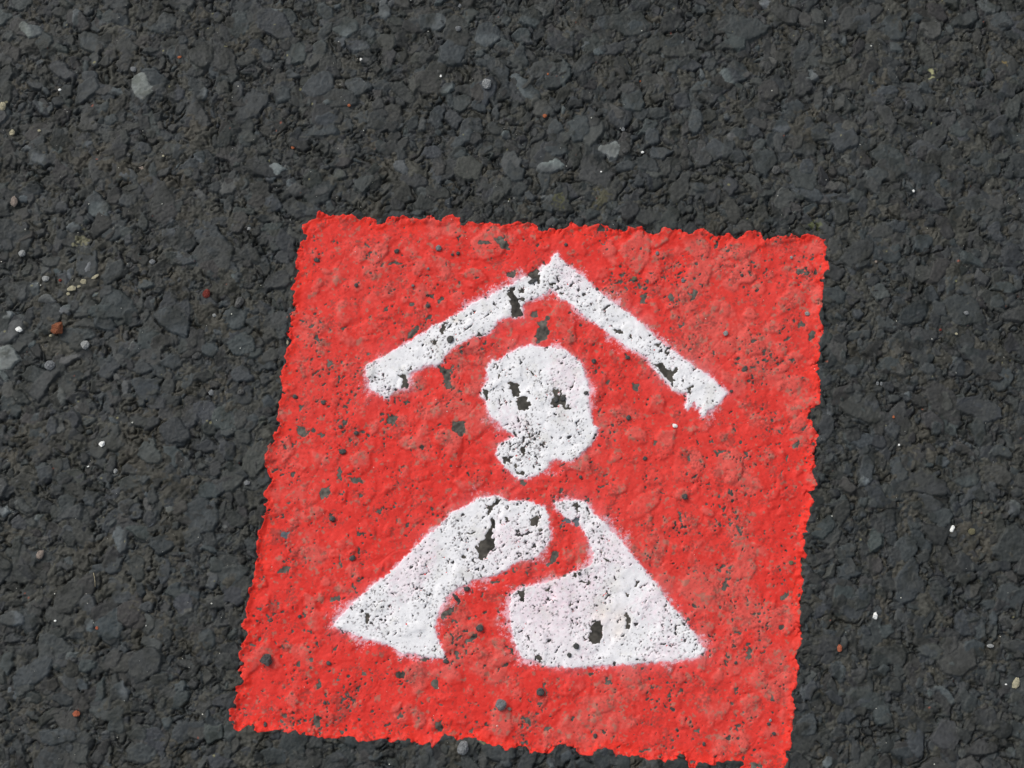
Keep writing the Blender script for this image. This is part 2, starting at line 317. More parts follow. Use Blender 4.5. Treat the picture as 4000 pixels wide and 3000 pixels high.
CHEV = (pts('z6', 210,1160,300,1110,400,1060,500,1000,600,945,700,880,800,820,830,790,900,760,960,740,1000,700,1060,680,1120,640,1170,590,1240,560,1300,520,1360,520,1420,470,1490,440,1550,400,1600,385,1650,350,1720,320,1760,310,1840,270,1870,230,1900,200,1960,190,1985,120,2035,80,2062,140)
 + pts('2', 345,450,380,490,440,530,500,580,560,640,620,690,700,750,780,800,850,860,900,910,960,960,1020,1010,1090,1060,1150,1110,1220,1160,1290,1200,1350,1250,1400,1300,1430,1330,1400,1370,1380,1400,1340,1430,1300,1450,1290,1485,1260,1485,1245,1450,1260,1430,1225,1430,1215,1390,1190,1420,1165,1445,1150,1420,1165,1380,1170,1330,1120,1330,1070,1310,1020,1250,980,1215,930,1150,900,1100,830,1060,760,1025,720,990,660,950,600,900,540,860,480,820,420,765,370,725,320,705,300,670,280,650,255,645,230,660,215,685,170,700)
 + pts('z6', 1900,490,1830,520,1760,545,1720,560,1700,600,1700,690,1610,705,1560,700,1500,715,1460,740,1430,790,1400,840,1330,880,1260,890,1220,890,1180,910,1130,950,1080,970,1010,1020,950,1080,920,1140,870,1170,780,1165,700,1200,620,1240,600,1290,600,1380,560,1385,500,1400,440,1440,400,1490,370,1480,320,1440,260,1420,225,1370,215,1300,195,1230,190,1180))
HEAD = pts('z4', 700,140,760,120,830,140,900,150,980,140,1040,160,1110,170,1160,200,1200,240,1250,270,1310,320,1335,400,1345,470,1370,540,1395,600,1385,650,1380,720,1390,800,1400,860,1420,920,1440,980,1475,1020,1470,1080,1440,1150,1390,1220,1330,1270,1270,1330,1200,1375,1130,1390,1060,1370,1000,1360,960,1400,940,1450,890,1490,830,1530,760,1550,700,1570,670,1575,640,1575,590,1545,520,1490,450,1430,410,1380,380,1300,390,1250,430,1190,490,1150,560,1120,610,1105,560,1090,500,1060,450,1020,420,960,370,930,310,880,290,820,270,760,270,720,210,680,210,630,240,570,280,520,290,460,270,390,310,330,340,280,400,300,450,260,510,210,560,190,620,160)
BODYL = (pts('3', 850,1270,900,1200,960,1140,1030,1070,1110,1000,1190,940,1270,870,1340,800,1400,740,1470,670,1560,600,1640,510,1720,480,1790,430,1830,410,1900,400,1960,395)
 + pts('z5', 600,160,680,200,760,200,850,200,960,200,1050,230,1130,260,1200,290,1250,360,1270,450,1265,560,1300,680,1290,760,1240,840,1180,920,1120,990,1050,1040,960,1060,860,1060,760,1120,650,1200,520,1260,380,1300,260,1330,190,1330,100,1400,0,1440)
 + pts('3', 1680,1010,1620,1060,1590,1110,1550,1180,1530,1250,1535,1310,1560,1380,1590,1450,1600,1480,1540,1480,1450,1475,1390,1450,1300,1450,1250,1410,1180,1380,1100,1360,1020,1340,970,1310,900,1295))
BODYR = pts('4', 275,450,340,430,420,425,490,440,520,480,560,530,620,580,680,650,730,700,780,770,840,840,890,900,940,960,1000,1030,1040,1100,1100,1170,1160,1240,1210,1310,1250,1380,1285,1410,1275,1450,1210,1480,1120,1490,1030,1500,940,1505,830,1520,720,1525,600,1530,490,1540,400,1545,300,1535,220,1530,160,1500,100,1490,65,1470,35,1420,6,1340,-6,1260,-18,1180,-12,1100,-5,1050,60,1010,130,1000,200,980,280,955,350,935,420,900,480,885,530,860,545,800,530,740,500,680,470,620,445,590,455,530,400,570,350,540,300,490)

HOLES = [pts('z4', *h) for h in (
 (525,520,635,545,630,650,610,695,560,685,540,600), (600,710,650,680,715,690,735,730,765,760,720,810,730,835,690,840,610,815,590,750),
 (1005,590,1080,590,1080,640,1060,665,1140,650,1145,710,1170,790,1190,830,1150,820,1100,775,1060,760,1020,800,975,800,985,730,1010,680,1000,640),
 (1150,580,1200,550,1240,505,1230,560,1190,600), (230,590,290,600,295,690,320,720,280,710,240,650), (340,360,390,310,395,350),
 (645,1230,695,1200,700,1310,660,1320), (430,1370,500,1320,545,1390,480,1430), (600,1500,680,1460,685,1520,620,1520), (610,1380,630,1420,600,1455,580,1410),
 (720,1080,770,1060,740,1140), (850,1040,870,1060,840,1110,825,1090), (890,1170,940,1180,900,1205), (900,150,970,130,930,170,890,165), (530,720,560,740,540,755,520,740),
 (450,730,480,720,465,750), (820,700,850,710,835,730), (720,380,750,400,830,460,850,460,760,440), (1340,650,1370,630,1375,665,1330,670),
 (400,420,415,440,412,490,400,480), (465,420,490,460,480,475), (640,1590,670,1570,710,1610,690,1640,650,1640))] + [pts('z6', *h) for h in (
 (1840,740,1930,730,1945,770,1960,850,1960,900,1880,930,1850,960,1830,900,1845,800),
 (1545,480,1590,420,1620,430,1620,490,1660,560,1700,650,1700,690,1610,700,1580,660,1590,600,1565,540), (1690,510,1720,530,1720,560,1680,550), (1650,430,1700,430,1720,480,1680,480),
 (1530,280,1640,255,1640,300,1600,330,1540,310), (1730,300,1850,230,1860,290,1880,350,1850,375,1780,330), (1950,380,2040,370,2030,385,1960,400), (2050,470,2090,450,2110,480,2070,490),
 (910,780,960,780,970,820,910,870), (820,930,880,935,860,975,830,960), (1260,830,1320,880,1260,890), (510,1255,590,1250,605,1390,540,1370,560,1300,520,1280),
 (870,1150,960,1210,1010,1200,1050,1150,1045,1190,1010,1240,1010,1290,1010,1390,950,1395,945,1290,890,1210), (600,870,690,790,700,820,640,900,600,910), (1770,650,1840,630,1850,690,1780,700),
 (1880,180,1900,165,1910,195), (805,1060,835,1070,830,1105,805,1100), (600,1220,660,1165,655,1190,610,1225), (370,1270,385,1340,372,1345), (700,1390,740,1370,730,1410), (540,1520,600,1510,600,1540,550,1550))] + [pts('1', *h) for h in (
 (1805,320,1880,320,1900,345,1820,350), (1920,300,1990,290,2030,385,1970,370), (1645,1530,1720,1520,1740,1590,1700,1630,1650,1590,1640,1545), (1220,1480,1280,1480,1260,1540,1190,1540),
 (615,1420,660,1420,640,1460), (610,1550,650,1550,680,1600,640,1620,605,1590), (740,1600,790,1600,780,1630), (820,1095,850,1130,830,1165,815,1150), (845,325,860,290,855,340), (1220,460,1310,455,1300,475,1225,475),
 (1470,680,1520,670,1530,720,1500,700), (1190,770,1225,740,1210,800,1195,795), (900,900,940,890,920,930))] + [pts('2', *h) for h in (
 (950,1150,1000,1120,1020,1160,1080,1180,1100,1150,1100,1200,1070,1220,1080,1260,1040,1240,990,1200), (930,1010,1010,990,980,1020), (660,910,720,910,740,940,690,930), (775,960,790,930,800,980),
 (1040,690,1060,670,1085,700,1070,725,1045,720), (860,680,900,670,890,740,860,730), (1210,640,1240,650,1220,700,1180,720), (1900,860,1930,850,1950,880,1900,900), (1960,960,2000,915,2020,930,2010,970,1970,985),
 (1920,520,1990,530,1960,550), (620,1250,650,1240,640,1280), (790,1260,850,1270,840,1320,800,1310), (1170,1330,1195,1270,1205,1275,1185,1340), (1330,540,1385,500,1370,520), (1250,420,1280,405,1270,440), (1000,1040,1050,1060,1030,1085), (1450,340,1480,350,1460,370),
 (1840,1110,1890,1100,1870,1130), (1700,1580,1730,1590,1715,1610))] + [pts('3', *h) for h in (
 (885,210,910,230,900,290,880,290), (940,270,1030,280,1060,320,970,310), (780,350,830,340,825,390,770,430,760,380), (500,660,560,630,555,680,510,680), (480,900,520,860,570,870,560,900,480,920),
 (990,600,1010,650,1070,660,1010,668), (830,1070,890,1060,900,1090,840,1100), (1730,1370,1780,1330,1820,1330,1790,1360,1750,1390), (895,780,910,860,905,885,885,840), (1190,480,1230,500,1190,502), (1010,390,1060,395,1030,420),
 (1120,505,1180,485,1170,520), (540,440,570,440,560,465), (410,1230,440,1200,430,1250), (670,1290,710,1285,700,1310), (300,1390,340,1385,330,1410), (1260,1590,1310,1570,1320,1600,1280,1620), (1270,540,1290,560,1275,580),
 (1070,1190,1085,1180,1100,1190,1080,1250,1068,1240), (1590,1160,1650,1150,1640,1180,1600,1200,1580,1230,1565,1200), (1840,1040,1860,1040,1850,1070))] + [pts('4', *h) for h in (
 (500,1370,540,1240,590,1230,600,1290,590,1380,540,1385), (755,1170,780,1200,800,1230,785,1290,760,1290,765,1220), (820,960,840,970,840,1000,825,1000), (755,1040,790,1050,770,1070), (850,1120,910,1080,900,1100),
 (400,940,430,910,430,940), (225,1020,250,1020,245,1045), (370,1120,400,1125,390,1145), (1340,100,1430,90,1400,120,1350,130), (940,30,970,40,960,70), (1880,60,1900,30,1915,50,1900,75), (1400,980,1430,960,1430,1040,1400,1030),
 (1780,1080,1840,1030,1840,1070,1790,1100), (1010,1130,1040,1125,1020,1145), (160,1480,200,1485,190,1500), (1560,1400,1575,1380,1580,1430), (1460,1290,1530,1305,1520,1330), (1090,1190,1120,1200,1100,1210), (1200,890,1230,895,1210,910),
 (580,690,610,685,600,700), (630,820,650,820,640,850), (1640,1440,1700,1430,1690,1445), (600,750,620,790,605,780))] + [pts('z5', *h) for h in (
 (440,460,480,500,490,580,445,650,455,760,480,830,470,900,410,930,360,1010,290,1055,240,1010,270,950,200,900,200,870,260,850,290,790,350,740,370,660,430,600,415,520),
 (335,235,400,280,450,270,480,220,560,170,600,170,570,220,500,290,450,350,420,400,385,440,370,400,390,350,375,290), (1020,450,1100,410,1130,430,1120,520,1080,590,1030,560), (1130,620,1190,610,1160,650),
 (640,440,680,450,700,500,670,510), (650,290,690,280,690,330,655,330), (60,670,130,640,200,630,180,660,110,690), (0,990,90,990,80,1030,0,1030), (500,1080,540,1080,590,1120,540,1115), (1610,250,1690,230,1700,300,1710,350,1680,360,1650,300),
 (1600,490,1710,410,1700,590,1650,570,1650,510), (1445,490,1500,460,1580,490,1580,530,1460,510), (1330,940,1430,930,1420,980,1370,1080,1300,1135,1250,1120,1300,1060,1320,1000), (830,1490,930,1490,930,1540,910,1600,900,1670,850,1670,850,1600,820,1540),
 (1600,1310,1640,1240,1660,1310), (560,490,610,490,600,530,650,560,570,540), (1410,620,1440,560,1500,530,1480,580,1430,640), (420,1370,560,1340,540,1390,430,1400), (2010,890,2050,930,2040,960), (2070,1010,2140,1040,2140,1090,2090,1080),
 (1970,740,2060,740,2030,780), (1790,1380,1890,1370,1880,1410,1800,1410), (750,1170,790,1170,780,1250,750,1250), (940,1240,990,1250,970,1310), (280,1540,350,1510,340,1560,290,1580), (1700,200,1790,200,1730,215))] + [pts('r2', *h) for h in (
 (230,670,260,665,250,720,220,710), (290,540,330,520,310,560,255,580), (100,950,130,890,130,920,110,960), (150,790,170,770,170,840,155,840))] + [pts('b1', *h) for h in (
 (650,210,700,210,710,240,670,240), (1310,380,1370,390,1360,430,1310,430), (760,470,800,520,790,610,740,600), (700,900,790,980,790,1080,760,1080,700,1000), (1720,380,1820,390,1830,440,1780,460,1710,430), (1710,560,1800,500,1810,530,1750,560),
 (1040,580,1100,550,1090,600), (1040,630,1090,630,1070,655), (1750,900,1790,860,1800,940,1770,980,1745,950), (1020,1120,1110,1130,1100,1160,1050,1170), (180,830,220,850,210,900), (380,530,420,510,400,560), (930,110,1000,70,990,140,930,160),
 (2020,740,2080,790,2090,810,2040,790), (980,450,1050,480,1010,500), (1640,1130,1670,1130,1660,1180), (2040,240,2120,230,2110,260,2050,260))] + [pts('b2', *h) for h in (
 (1330,1070,1450,1070,1440,1100,1340,1120), (430,1100,480,1090,470,1140,430,1140), (1330,500,1370,530,1380,700,1340,600), (900,80,930,90,960,190,920,150), (840,310,880,270,900,300,850,330), (580,300,610,320,600,360,580,350), (1280,760,1330,770,1300,800),
 (1640,600,1680,610,1650,630), (1130,940,1180,960,1160,1010,1050,1000), (1230,190,1310,200,1300,260,1260,250), (2040,1110,2100,1130,2090,1170,2050,1150), (2180,1190,2212,1195,2200,1230), (0,1020,90,1040,80,1130,20,1140), (40,790,90,800,80,830), (1960,570,2000,580,1970,610), (1905,1130,1960,1100,1940,1160))] + [pts('b3', *h) for h in (
 (1780,130,1880,140,1870,165,1790,160), (1660,130,1710,140,1690,230,1640,240), (1490,600,1530,600,1520,660,1490,640), (1940,680,1970,670,1990,750,1940,740), (1490,920,1530,930,1510,960), (1350,260,1400,260,1390,330,1360,300), (320,1030,400,1010,380,1035), (1000,1100,1070,1100,1050,1140,990,1130),
 (300,1370,470,1320,450,1350,320,1385), (2000,490,2010,530,1970,560), (820,600,850,620,840,660,815,650), (670,650,700,670,690,710,650,740), (1640,30,1665,70,1640,95), (1830,370,1850,390,1820,400), (1720,1510,1810,1520,1840,1590,1720,1590), (960,1480,1000,1490,990,1520,950,1520))]

PXL, PXH, PYL, PYH = -1260, 1260, -1560, 760      # painted area, units
i0 = int((PXL - X0) / ST); i1 = int((PXH - X0) / ST); j0 = int((PYL - Y0) / ST); j1 = int((PYH - Y0) / ST)
W_ = (slice(j0, j1), slice(i0, i1))
wx = GX[W_] + 1.6 * n5[W_] + 2.2 * n9[W_]; wy = GY[W_] + 1.6 * gnoise(5)[W_] + 2.2 * gnoise(9)[W_]

def region_sdf(poly, ragx=None, ragy=None, pad=70):
    P = G(poly)
    X = wx if ragx is None else ragx; Y = wy if ragy is None else ragy
    out = np.full(X.shape, -999., np.float32)
    a0 = max(0, int((P[:, 0].min() - pad - PXL) / ST)); a1 = min(X.shape[1], int((P[:, 0].max() + pad - PXL) / ST) + 1)
    b0 = max(0, int((P[:, 1].min() - pad - PYL) / ST)); b1 = min(X.shape[0], int((P[:, 1].max() + pad - PYL) / ST) + 1)
    if a1 > a0 and b1 > b0:
        out[b0:b1, a0:a1] = poly_sdf(P, X[b0:b1, a0:a1], Y[b0:b1, a0:a1])
    return out
fx = GX[W_] + 1.7 * rough[W_]; fy = GY[W_] + 1.7 * gnoise(3)[W_]
sRED = region_sdf(RED)
white = {'chevron': region_sdf(CHEV, fx, fy), 'head': region_sdf(HEAD, fx, fy), 'bodyl': region_sdf(BODYL, fx, fy), 'bodyr': region_sdf(BODYR, fx, fy)}
sW = np.maximum.reduce(list(white.values()))
hx = GX[W_] + 2.2 * n9[W_] + 2.6 * rough[W_]; hy = GY[W_] + 2.2 * n20[W_] + 2.6 * gnoise(3.0)[W_]
HS = np.full(sRED.shape, -999., np.float32)
for h in HOLES:
    P = G(h)
    a0 = max(0, int((P[:, 0].min() - 14 - PXL) / ST)); a1 = min(HS.shape[1], int((P[:, 0].max() + 14 - PXL) / ST) + 1)
    b0 = max(0, int((P[:, 1].min() - 14 - PYL) / ST)); b1 = min(HS.shape[0], int((P[:, 1].max() + 14 - PYL) / ST) + 1)
    if a1 > a0 and b1 > b0:
        HS[b0:b1, a0:a1] = np.maximum(HS[b0:b1, a0:a1], poly_sdf(P, hx[b0:b1, a0:a1], hy[b0:b1, a0:a1]))

# the paint bridges the roughness of the asphalt, so the surface beneath it is calmer
S1 = (.22 * blur(ZS, 6) + .07 * blur(ZS, 3) + .03 * ZS + .95 * blur(ZL, 2.4))[W_] - 4.0
inW = sstep(-6, 6, sW)
lump = gnoise(42)[W_]; crease = np.abs(gnoise(55)[W_])
S1 = S1 + 1.6 * lump - 1.5 * np.exp(-(crease / .05) ** 2) * (lump > -.3) + .16 * rough[W_]
calm = (.16 * blur(ZS, 9) + .45 * blur(ZL, 8))[W_] - 3.2
S1 = S1 * (1 - .6 * inW) + calm * .6 * inW
wgt = sstep(-8, 30, sRED)
ZG = Z.copy()
zloc = ZG[W_]
zg = zloc * (1 - wgt) + (S1 - 2) * wgt
# specks the paint never covered: many small ones, denser in the white, in loose clusters
cl = .55 + .45 * sstep(-1, 1.2, gnoise(70)[W_])
cl2 = gnoise(34)[W_]
sp_small = gnoise(3.1)[W_]; sp_mid = (.9 * np.maximum(aniso(9, 3.2, 35), aniso(8, 3.2, 110)) - .35 + .5 * gnoise(2.4))[W_]; sp_big = (.88 * gnoise(9.5, 30) + .45 * gnoise(3.5))[W_]
spk = np.maximum.reduce([(sp_small - (2.25 + .03 * inW - (.4 - .2 * inW) * cl2)) * 4, (sp_mid - (2.35 - .45 * inW - .2 * cl2)) * 7, (sp_big - (2.65 - .3 * cl2 - .05 * inW)) * 11])
hole = np.maximum(HS, spk)
zg = zg - .9 * sstep(-1, 3, spk) * wgt - .6 * sstep(-1, 4, HS) * wgt
ZG[W_] = zg
# what shows through: flat grey-brown asphalt film, darker in the little pores
cg = COL[W_]
film = np.array([.096, .088, .074]) * (1 + .14 * n20[W_] + .2 * rough[W_] + .15 * n9[W_])[..., None]
dark = np.array([.040, .038, .040])
dk = sstep(-1.5, .5, spk)[..., None] * (.35 + .6 * inW)[..., None] * (HS < 2)[..., None]
filmc = film * (1 - dk) + dark * dk
inWh = (inW * sstep(0, 3, HS))[..., None]
filmc = filmc * (1 - .45 * inWh)
ww = sstep(2, 14, sRED)[..., None]
cg[:] = cg * (1 - ww) + filmc * ww
# the two blue-grey chips that show beside the right leg
for h in (HOLES_B for HOLES_B in (pts('z5', 1600,490,1710,410,1700,590,1650,570,1650,510), pts('z5', 1445,490,1500,460,1580,490,1580,530,1460,510), pts('3', 500,660,560,630,555,680,510,680))):
    m = (region_sdf(h) > -4)[..., None]
    cg[:] = np.where(m, np.array([.115, .135, .15]), cg)

mR = np.minimum(sRED + .9 * rough[W_] + 2.5 * n9[W_] + 2.5 * n20[W_], -hole)
tR = 3.0 + .9 * gnoise(15)[W_]
zR = zg + np.clip(mR * .9, -2.2, tR * .6)
# red paint colour: full orange-red where thick, paler and greyer where walked thin
zlf = blur(ZL, 5)[W_]; zlf = (zlf - zlf.mean()) / zlf.std()
worn = sstep(.1, 2.2, .8 * zlf + .9 * gnoise(90)[W_] + .55 * n20[W_] + .3 * rough[W_] + .25 * (sstep(500, 900, GX[W_]) + sstep(1e9, 1.1e9, GX[W_])))
edge = sstep(60, 5, sRED + 16 * n20[W_])
for (u, v, rr, a) in ((3000, 1250, 230, .55), (1230, 1480, 130, .5), (1450, 1080, 150, .4), (2550, 1900, 260, .45), (1130, 1850, 110, .5), (2750, 2700, 220, .3), (1620, 2060, 60, .3), (1950, 1660, 60, 0)):
    bx, by = unproj(u, v)
    worn = np.clip(worn + a * np.exp(-((GX[W_] - bx) ** 2 + (GY[W_] - by) ** 2) / (2. * rr * rr)) * (.7 + .3 * zlf), 0, 1)
worn = worn * (1 - .8 * edge)
cR0 = np.array([.67, .034, .025]) * (1 - edge[..., None]) + np.array([.73, .034, .021]) * edge[..., None]
cR = cR0 * (1 - worn[..., None]) + np.array([.63, .082, .066]) * worn[..., None]
thin = sstep(1.25, 1.95, .75 * gnoise(6)[W_] + .7 * worn + .6 * gnoise(2.6)[W_])[..., None] * .62
cR = cR * (1 - thin) + np.array([.29, .165, .12]) * thin
grime = sstep(.75, 1.7, .6 * gnoise(14)[W_] + .8 * gnoise(2.2)[W_] + .2 * cl2)[..., None] * .62
cR = cR * (1 - grime) + np.array([.25, .050, .040]) * grime
cR *= (1 + .04 * rough[W_] + .03 * gnoise(2.6)[W_])[..., None]
# white overspray round the stencil edges, finely speckled, wider in puffs
puff = 6 + 22 * sstep(-.6, 1.5, gnoise(30)[W_])
over = np.exp(-np.clip(-sW, 0, 200) / puff) * (sW < 30)
fine = rng.standard_normal(sW.shape).astype(np.float32)
osp = np.clip(sstep(.34, .95, over + .15 * fine + .14 * sp_small + .10 * n9[W_]), 0, 1)[..., None] * .8 * sstep(.06, .2, over)[..., None]
mist = (np.exp(-np.clip(-sW, 0, 300) / 24.) * (.04 + .16 * sstep(-.8, 1.5, gnoise(45)[W_])))[..., None]
cR = cR * (1 - mist) + np.array([.80, .45, .50]) * mist
cR = cR * (1 - osp) + np.array([.79, .52, .59]) * osp
# white paint
zT = np.maximum(zR, zg)
mWr = np.minimum(sW + 1.6 * sp_small + .6 * fine, -np.maximum(HS, spk) - .3)
redspk = (gnoise(2.8)[W_] - (3.0 - .2 * cl2)) * 4
mWr = np.minimum(mWr, -redspk)
cW = np.broadcast_to(np.array([.80, .80, .815]), sW.shape + (3,)).copy()
pk = sstep(.5, 1.8, gnoise(60)[W_] + .4 * sp_mid)
# pinker bottom-left of the right shape
bx, by = unproj(2140, 2330)
pk = np.clip(.55 * pk + .9 * np.exp(-((GX[W_] - bx) ** 2 + (GY[W_] - by) ** 2) / (2 * 140. ** 2)), 0, 1) * (.8 + .2 * sp_small)
pk = np.clip(np.maximum(pk, .8 * sstep(16, 0, sW) * (.6 + .4 * sp_small)), 0, 1)[..., None]
cW = cW * (1 - .55 * pk) + np.array([.80, .52, .62]) * .55 * pk
dirt = sstep(1.0, 2.4, gnoise(16)[W_] + .6 * rough[W_])[..., None] * .35
cW = cW * (1 - dirt) + np.array([.50, .49, .44]) * dirt
for (u, v, r) in ((2345, 2400, 26), (2425, 2410, 24), (2415, 2470, 20), (2022, 1783, 5), (1780, 1250, 8)):
    x, y = unproj(u, v)
    m = (np.exp(-((GX[W_] - x) ** 2 + (GY[W_] - y) ** 2) / (2. * r * r)) * .22)[..., None]
    cW = cW * (1 - m) + np.array([.70, .52, .33]) * m
pore = (sstep(1.0, 1.7, gnoise(2.0)[W_] + .35 * cl2 - .1) * .9)[..., None]
cW = cW * (1 - pore) + np.array([.20, .185, .19]) * pore
cW *= (1 + .035 * rough[W_])[..., None]
TOPZ = ZG.copy(); TOPZ[W_] = np.maximum(zg, zR)

# ------------------------------------------------------------------ materials
def mat(name, base=None, rough_=.8, attr=None, bump=None, spec=.4, far=False):
    m = bpy.data.materials.new(name); m.use_nodes = True
    t = m.node_tree; N = t.nodes; L = t.links
    b = N['Principled BSDF']
    b.inputs['Roughness'].default_value = rough_
    b.inputs['Specular IOR Level'].default_value = spec
    tc = N.new('ShaderNodeTexCoord')
    nz = N.new('ShaderNodeTexNoise'); nz.inputs['Scale'].default_value = bump[0] if bump else 4000.
    nz.inputs['Detail'].default_value = 3.0; nz.inputs['Roughness'].default_value = .65
    L.new(tc.outputs['Object'], nz.inputs['Vector'])
    mr = N.new('ShaderNodeMapRange'); mr.inputs['From Min'].default_value = .25; mr.inputs['From Max'].default_value = .75
    mr.inputs['To Min'].default_value = .84; mr.inputs['To Max'].default_value = 1.16
    L.new(nz.outputs['Fac'], mr.inputs['Value'])
    mul = N.new('ShaderNodeMix'); mul.data_type = 'RGBA'; mul.blend_type = 'MULTIPLY'; mul.inputs['Factor'].default_value = 1.0
    L.new(mr.outputs[0], mul.inputs[7])
    if attr:
        a = N.new('ShaderNodeAttribute'); a.attribute_name = attr
        src = a.outputs['Color']
        if far:        # beyond the modelled patch the stones are a cell pattern
            vo = N.new('ShaderNodeTexVoronoi'); vo.inputs['Scale'].default_value = 170.
            L.new(tc.outputs['Object'], vo.inputs['Vector'])
            bw = N.new('ShaderNodeRGBToBW'); L.new(vo.outputs['Color'], bw.inputs[0])
            cr = N.new('ShaderNodeValToRGB'); L.new(bw.outputs[0], cr.inputs[0])
            cr.color_ramp.elements[0].position = .2; cr.color_ramp.elements[0].color = (.045, .045, .043, 1)
            cr.color_ramp.elements[1].position = .85; cr.color_ramp.elements[1].color = (.09, .092, .094, 1)
            fa = N.new('ShaderNodeAttribute'); fa.attribute_name = 'far'
            mx = N.new('ShaderNodeMix'); mx.data_type = 'RGBA'
            L.new(fa.outputs['Fac'], mx.inputs['Factor']); L.new(src, mx.inputs[6]); L.new(cr.outputs[0], mx.inputs[7])
            src = mx.outputs[2]
        L.new(src, mul.inputs[6])
    else:
        mul.inputs[6].default_value = (*base, 1)
    L.new(mul.outputs[2], b.inputs['Base Color'])
    if bump:
        bp = N.new('ShaderNodeBump'); bp.inputs['Strength'].default_value = bump[1]; bp.inputs['Distance'].default_value = bump[2]
        L.new(nz.outputs['Fac'], bp.inputs['Height']); L.new(bp.outputs[0], b.inputs['Normal'])
    return m

# ------------------------------------------------------------------ grid meshes
def grid_mesh(name, xs, ys, z, col, material, keep=None, far=None, parent=None, cname='tint'):
    ny, nx = z.shape
    X, Y = np.meshgrid(xs, ys)
    co = np.stack([X.ravel() * U, Y.ravel() * U, z.ravel() * U], 1).astype(np.float32)
    idx = np.arange(ny * nx, dtype=np.int32).reshape(ny, nx)
    q = np.stack([idx[:-1, :-1], idx[:-1, 1:], idx[1:, 1:], idx[1:, :-1]], -1)
    cf = col.reshape(-1, 3)
    if keep is not None:
        q = q[keep[:-1, :-1] | keep[:-1, 1:] | keep[1:, 1:] | keep[1:, :-1]]
        used = np.unique(q)
        remap = np.zeros(ny * nx, np.int32); remap[used] = np.arange(len(used), dtype=np.int32)
        q = remap[q]; co = co[used]; cf = cf[used]
    q = q.reshape(-1, 4)
    me = bpy.data.meshes.new(name)
    me.vertices.add(len(co)); me.vertices.foreach_set('co', co.ravel())
    me.loops.add(q.size); me.loops.foreach_set('vertex_index', np.ascontiguousarray(q.ravel()))
    me.polygons.add(len(q)); me.polygons.foreach_set('loop_start', np.arange(0, q.size, 4, dtype=np.int32))
    me.polygons.foreach_set('use_smooth', np.ones(len(q), bool))
    ca = me.attributes.new(cname, 'FLOAT_COLOR', 'POINT')
    ca.data.foreach_set('color', np.concatenate([np.clip(cf, 0, 1), np.ones((len(cf), 1))], 1).astype(np.float32).ravel())
    if far is not None:
        fa = me.attributes.new('far', 'FLOAT', 'POINT'); fa.data.foreach_set('value', far.astype(np.float32).ravel())
    me.update(calc_edges=True)
    me.materials.append(material)
    o = bpy.data.objects.new(name, me); sc.collection.objects.link(o)
    if parent: o.parent = parent
    return o

def axis(lo, hi, f0, f1, far=400000.):
    a = list(np.arange(lo, hi + .1, ST))
    r = list(np.arange(a[-1] + 2 * ST, f1 + .1, 2 * ST)); l = list(np.arange(a[0] - 2 * ST, f0 - .1, -2 * ST))
    out = []; s = 14.; p = r[-1]
    while p < far: p += s; out.append(p); s *= 1.3
    r2 = out; out = []; s = 14.; p = l[-1]
    while p > -far: p -= s; out.append(p); s *= 1.3
    return np.array(out[::-1] + l[::-1] + a + r + r2)
ax = axis(-2190., 2190., X0, X1); ay = axis(-1560., 1710., Y0, Y1)
ii = np.clip(np.rint((ax - X0) / ST).astype(int), 0, NX - 1); jj = np.clip(np.rint((ay - Y0) / ST).astype(int), 0, NY - 1)
outside = np.maximum(np.maximum(X0 - ax, ax - X1)[None, :], np.maximum(Y0 - ay, ay - Y1)[:, None])
farv = sstep(-250, 0, outside)
zfull = ZG[np.ix_(jj, ii)] * (1 - farv) + (-8) * farv
cfull = COL[np.ix_(jj, ii)]
asphalt = mat('asphalt', attr='tint', rough_=.58, bump=(5200., .55, .00012), spec=.22, far=True)
road = grid_mesh('road', ax, ay, zfull, cfull, asphalt, far=farv)
road['kind'] = 'structure'

redm = mat('red_road_paint', attr='tint', rough_=.6, bump=(6000., .15, .00005), spec=.18)
whm = mat('white_road_paint', attr='tint', rough_=.7, bump=(6000., .2, .00005), spec=.2)
mark = bpy.data.objects.new('painted_sign', None); sc.collection.objects.link(mark)
mark['kind'] = 'thing'
mx_, my_ = unproj(2050, 1900)
mark.empty_display_size = .02
mark['label'] = 'red painted square on the asphalt with a white stencilled figure under a pointed roof stroke'
mark['category'] = 'road marking'
xs, ys = gx[i0:i1], gy[j0:j1]
grid_mesh('red_square', xs, ys, zR, cR, redm, keep=mR > -1.5, parent=mark)
def white_part(name, key, label):
    s = white[key]
    mine = (s >= sW - 1e-3)
    m = np.where(mine, mWr, -5)
    z = zT + np.clip(m * .6, -1.4, .8)
    o = grid_mesh(name, xs, ys, z, cW, whm, keep=(m > -1.2) & mine, parent=mark)
    o['label'] = label
    return o
white_part('roof_stroke', 'chevron', 'white chevron shaped like a roof with a forked right end')
white_part('head_shape', 'head', 'white round head with a smaller lobe below left')
white_part('body_shape', 'bodyl', 'white left half of the body with a rounded top and flared foot')
white_part('body_shape', 'bodyr', 'white right half of the body, triangular with a hooked inner edge')

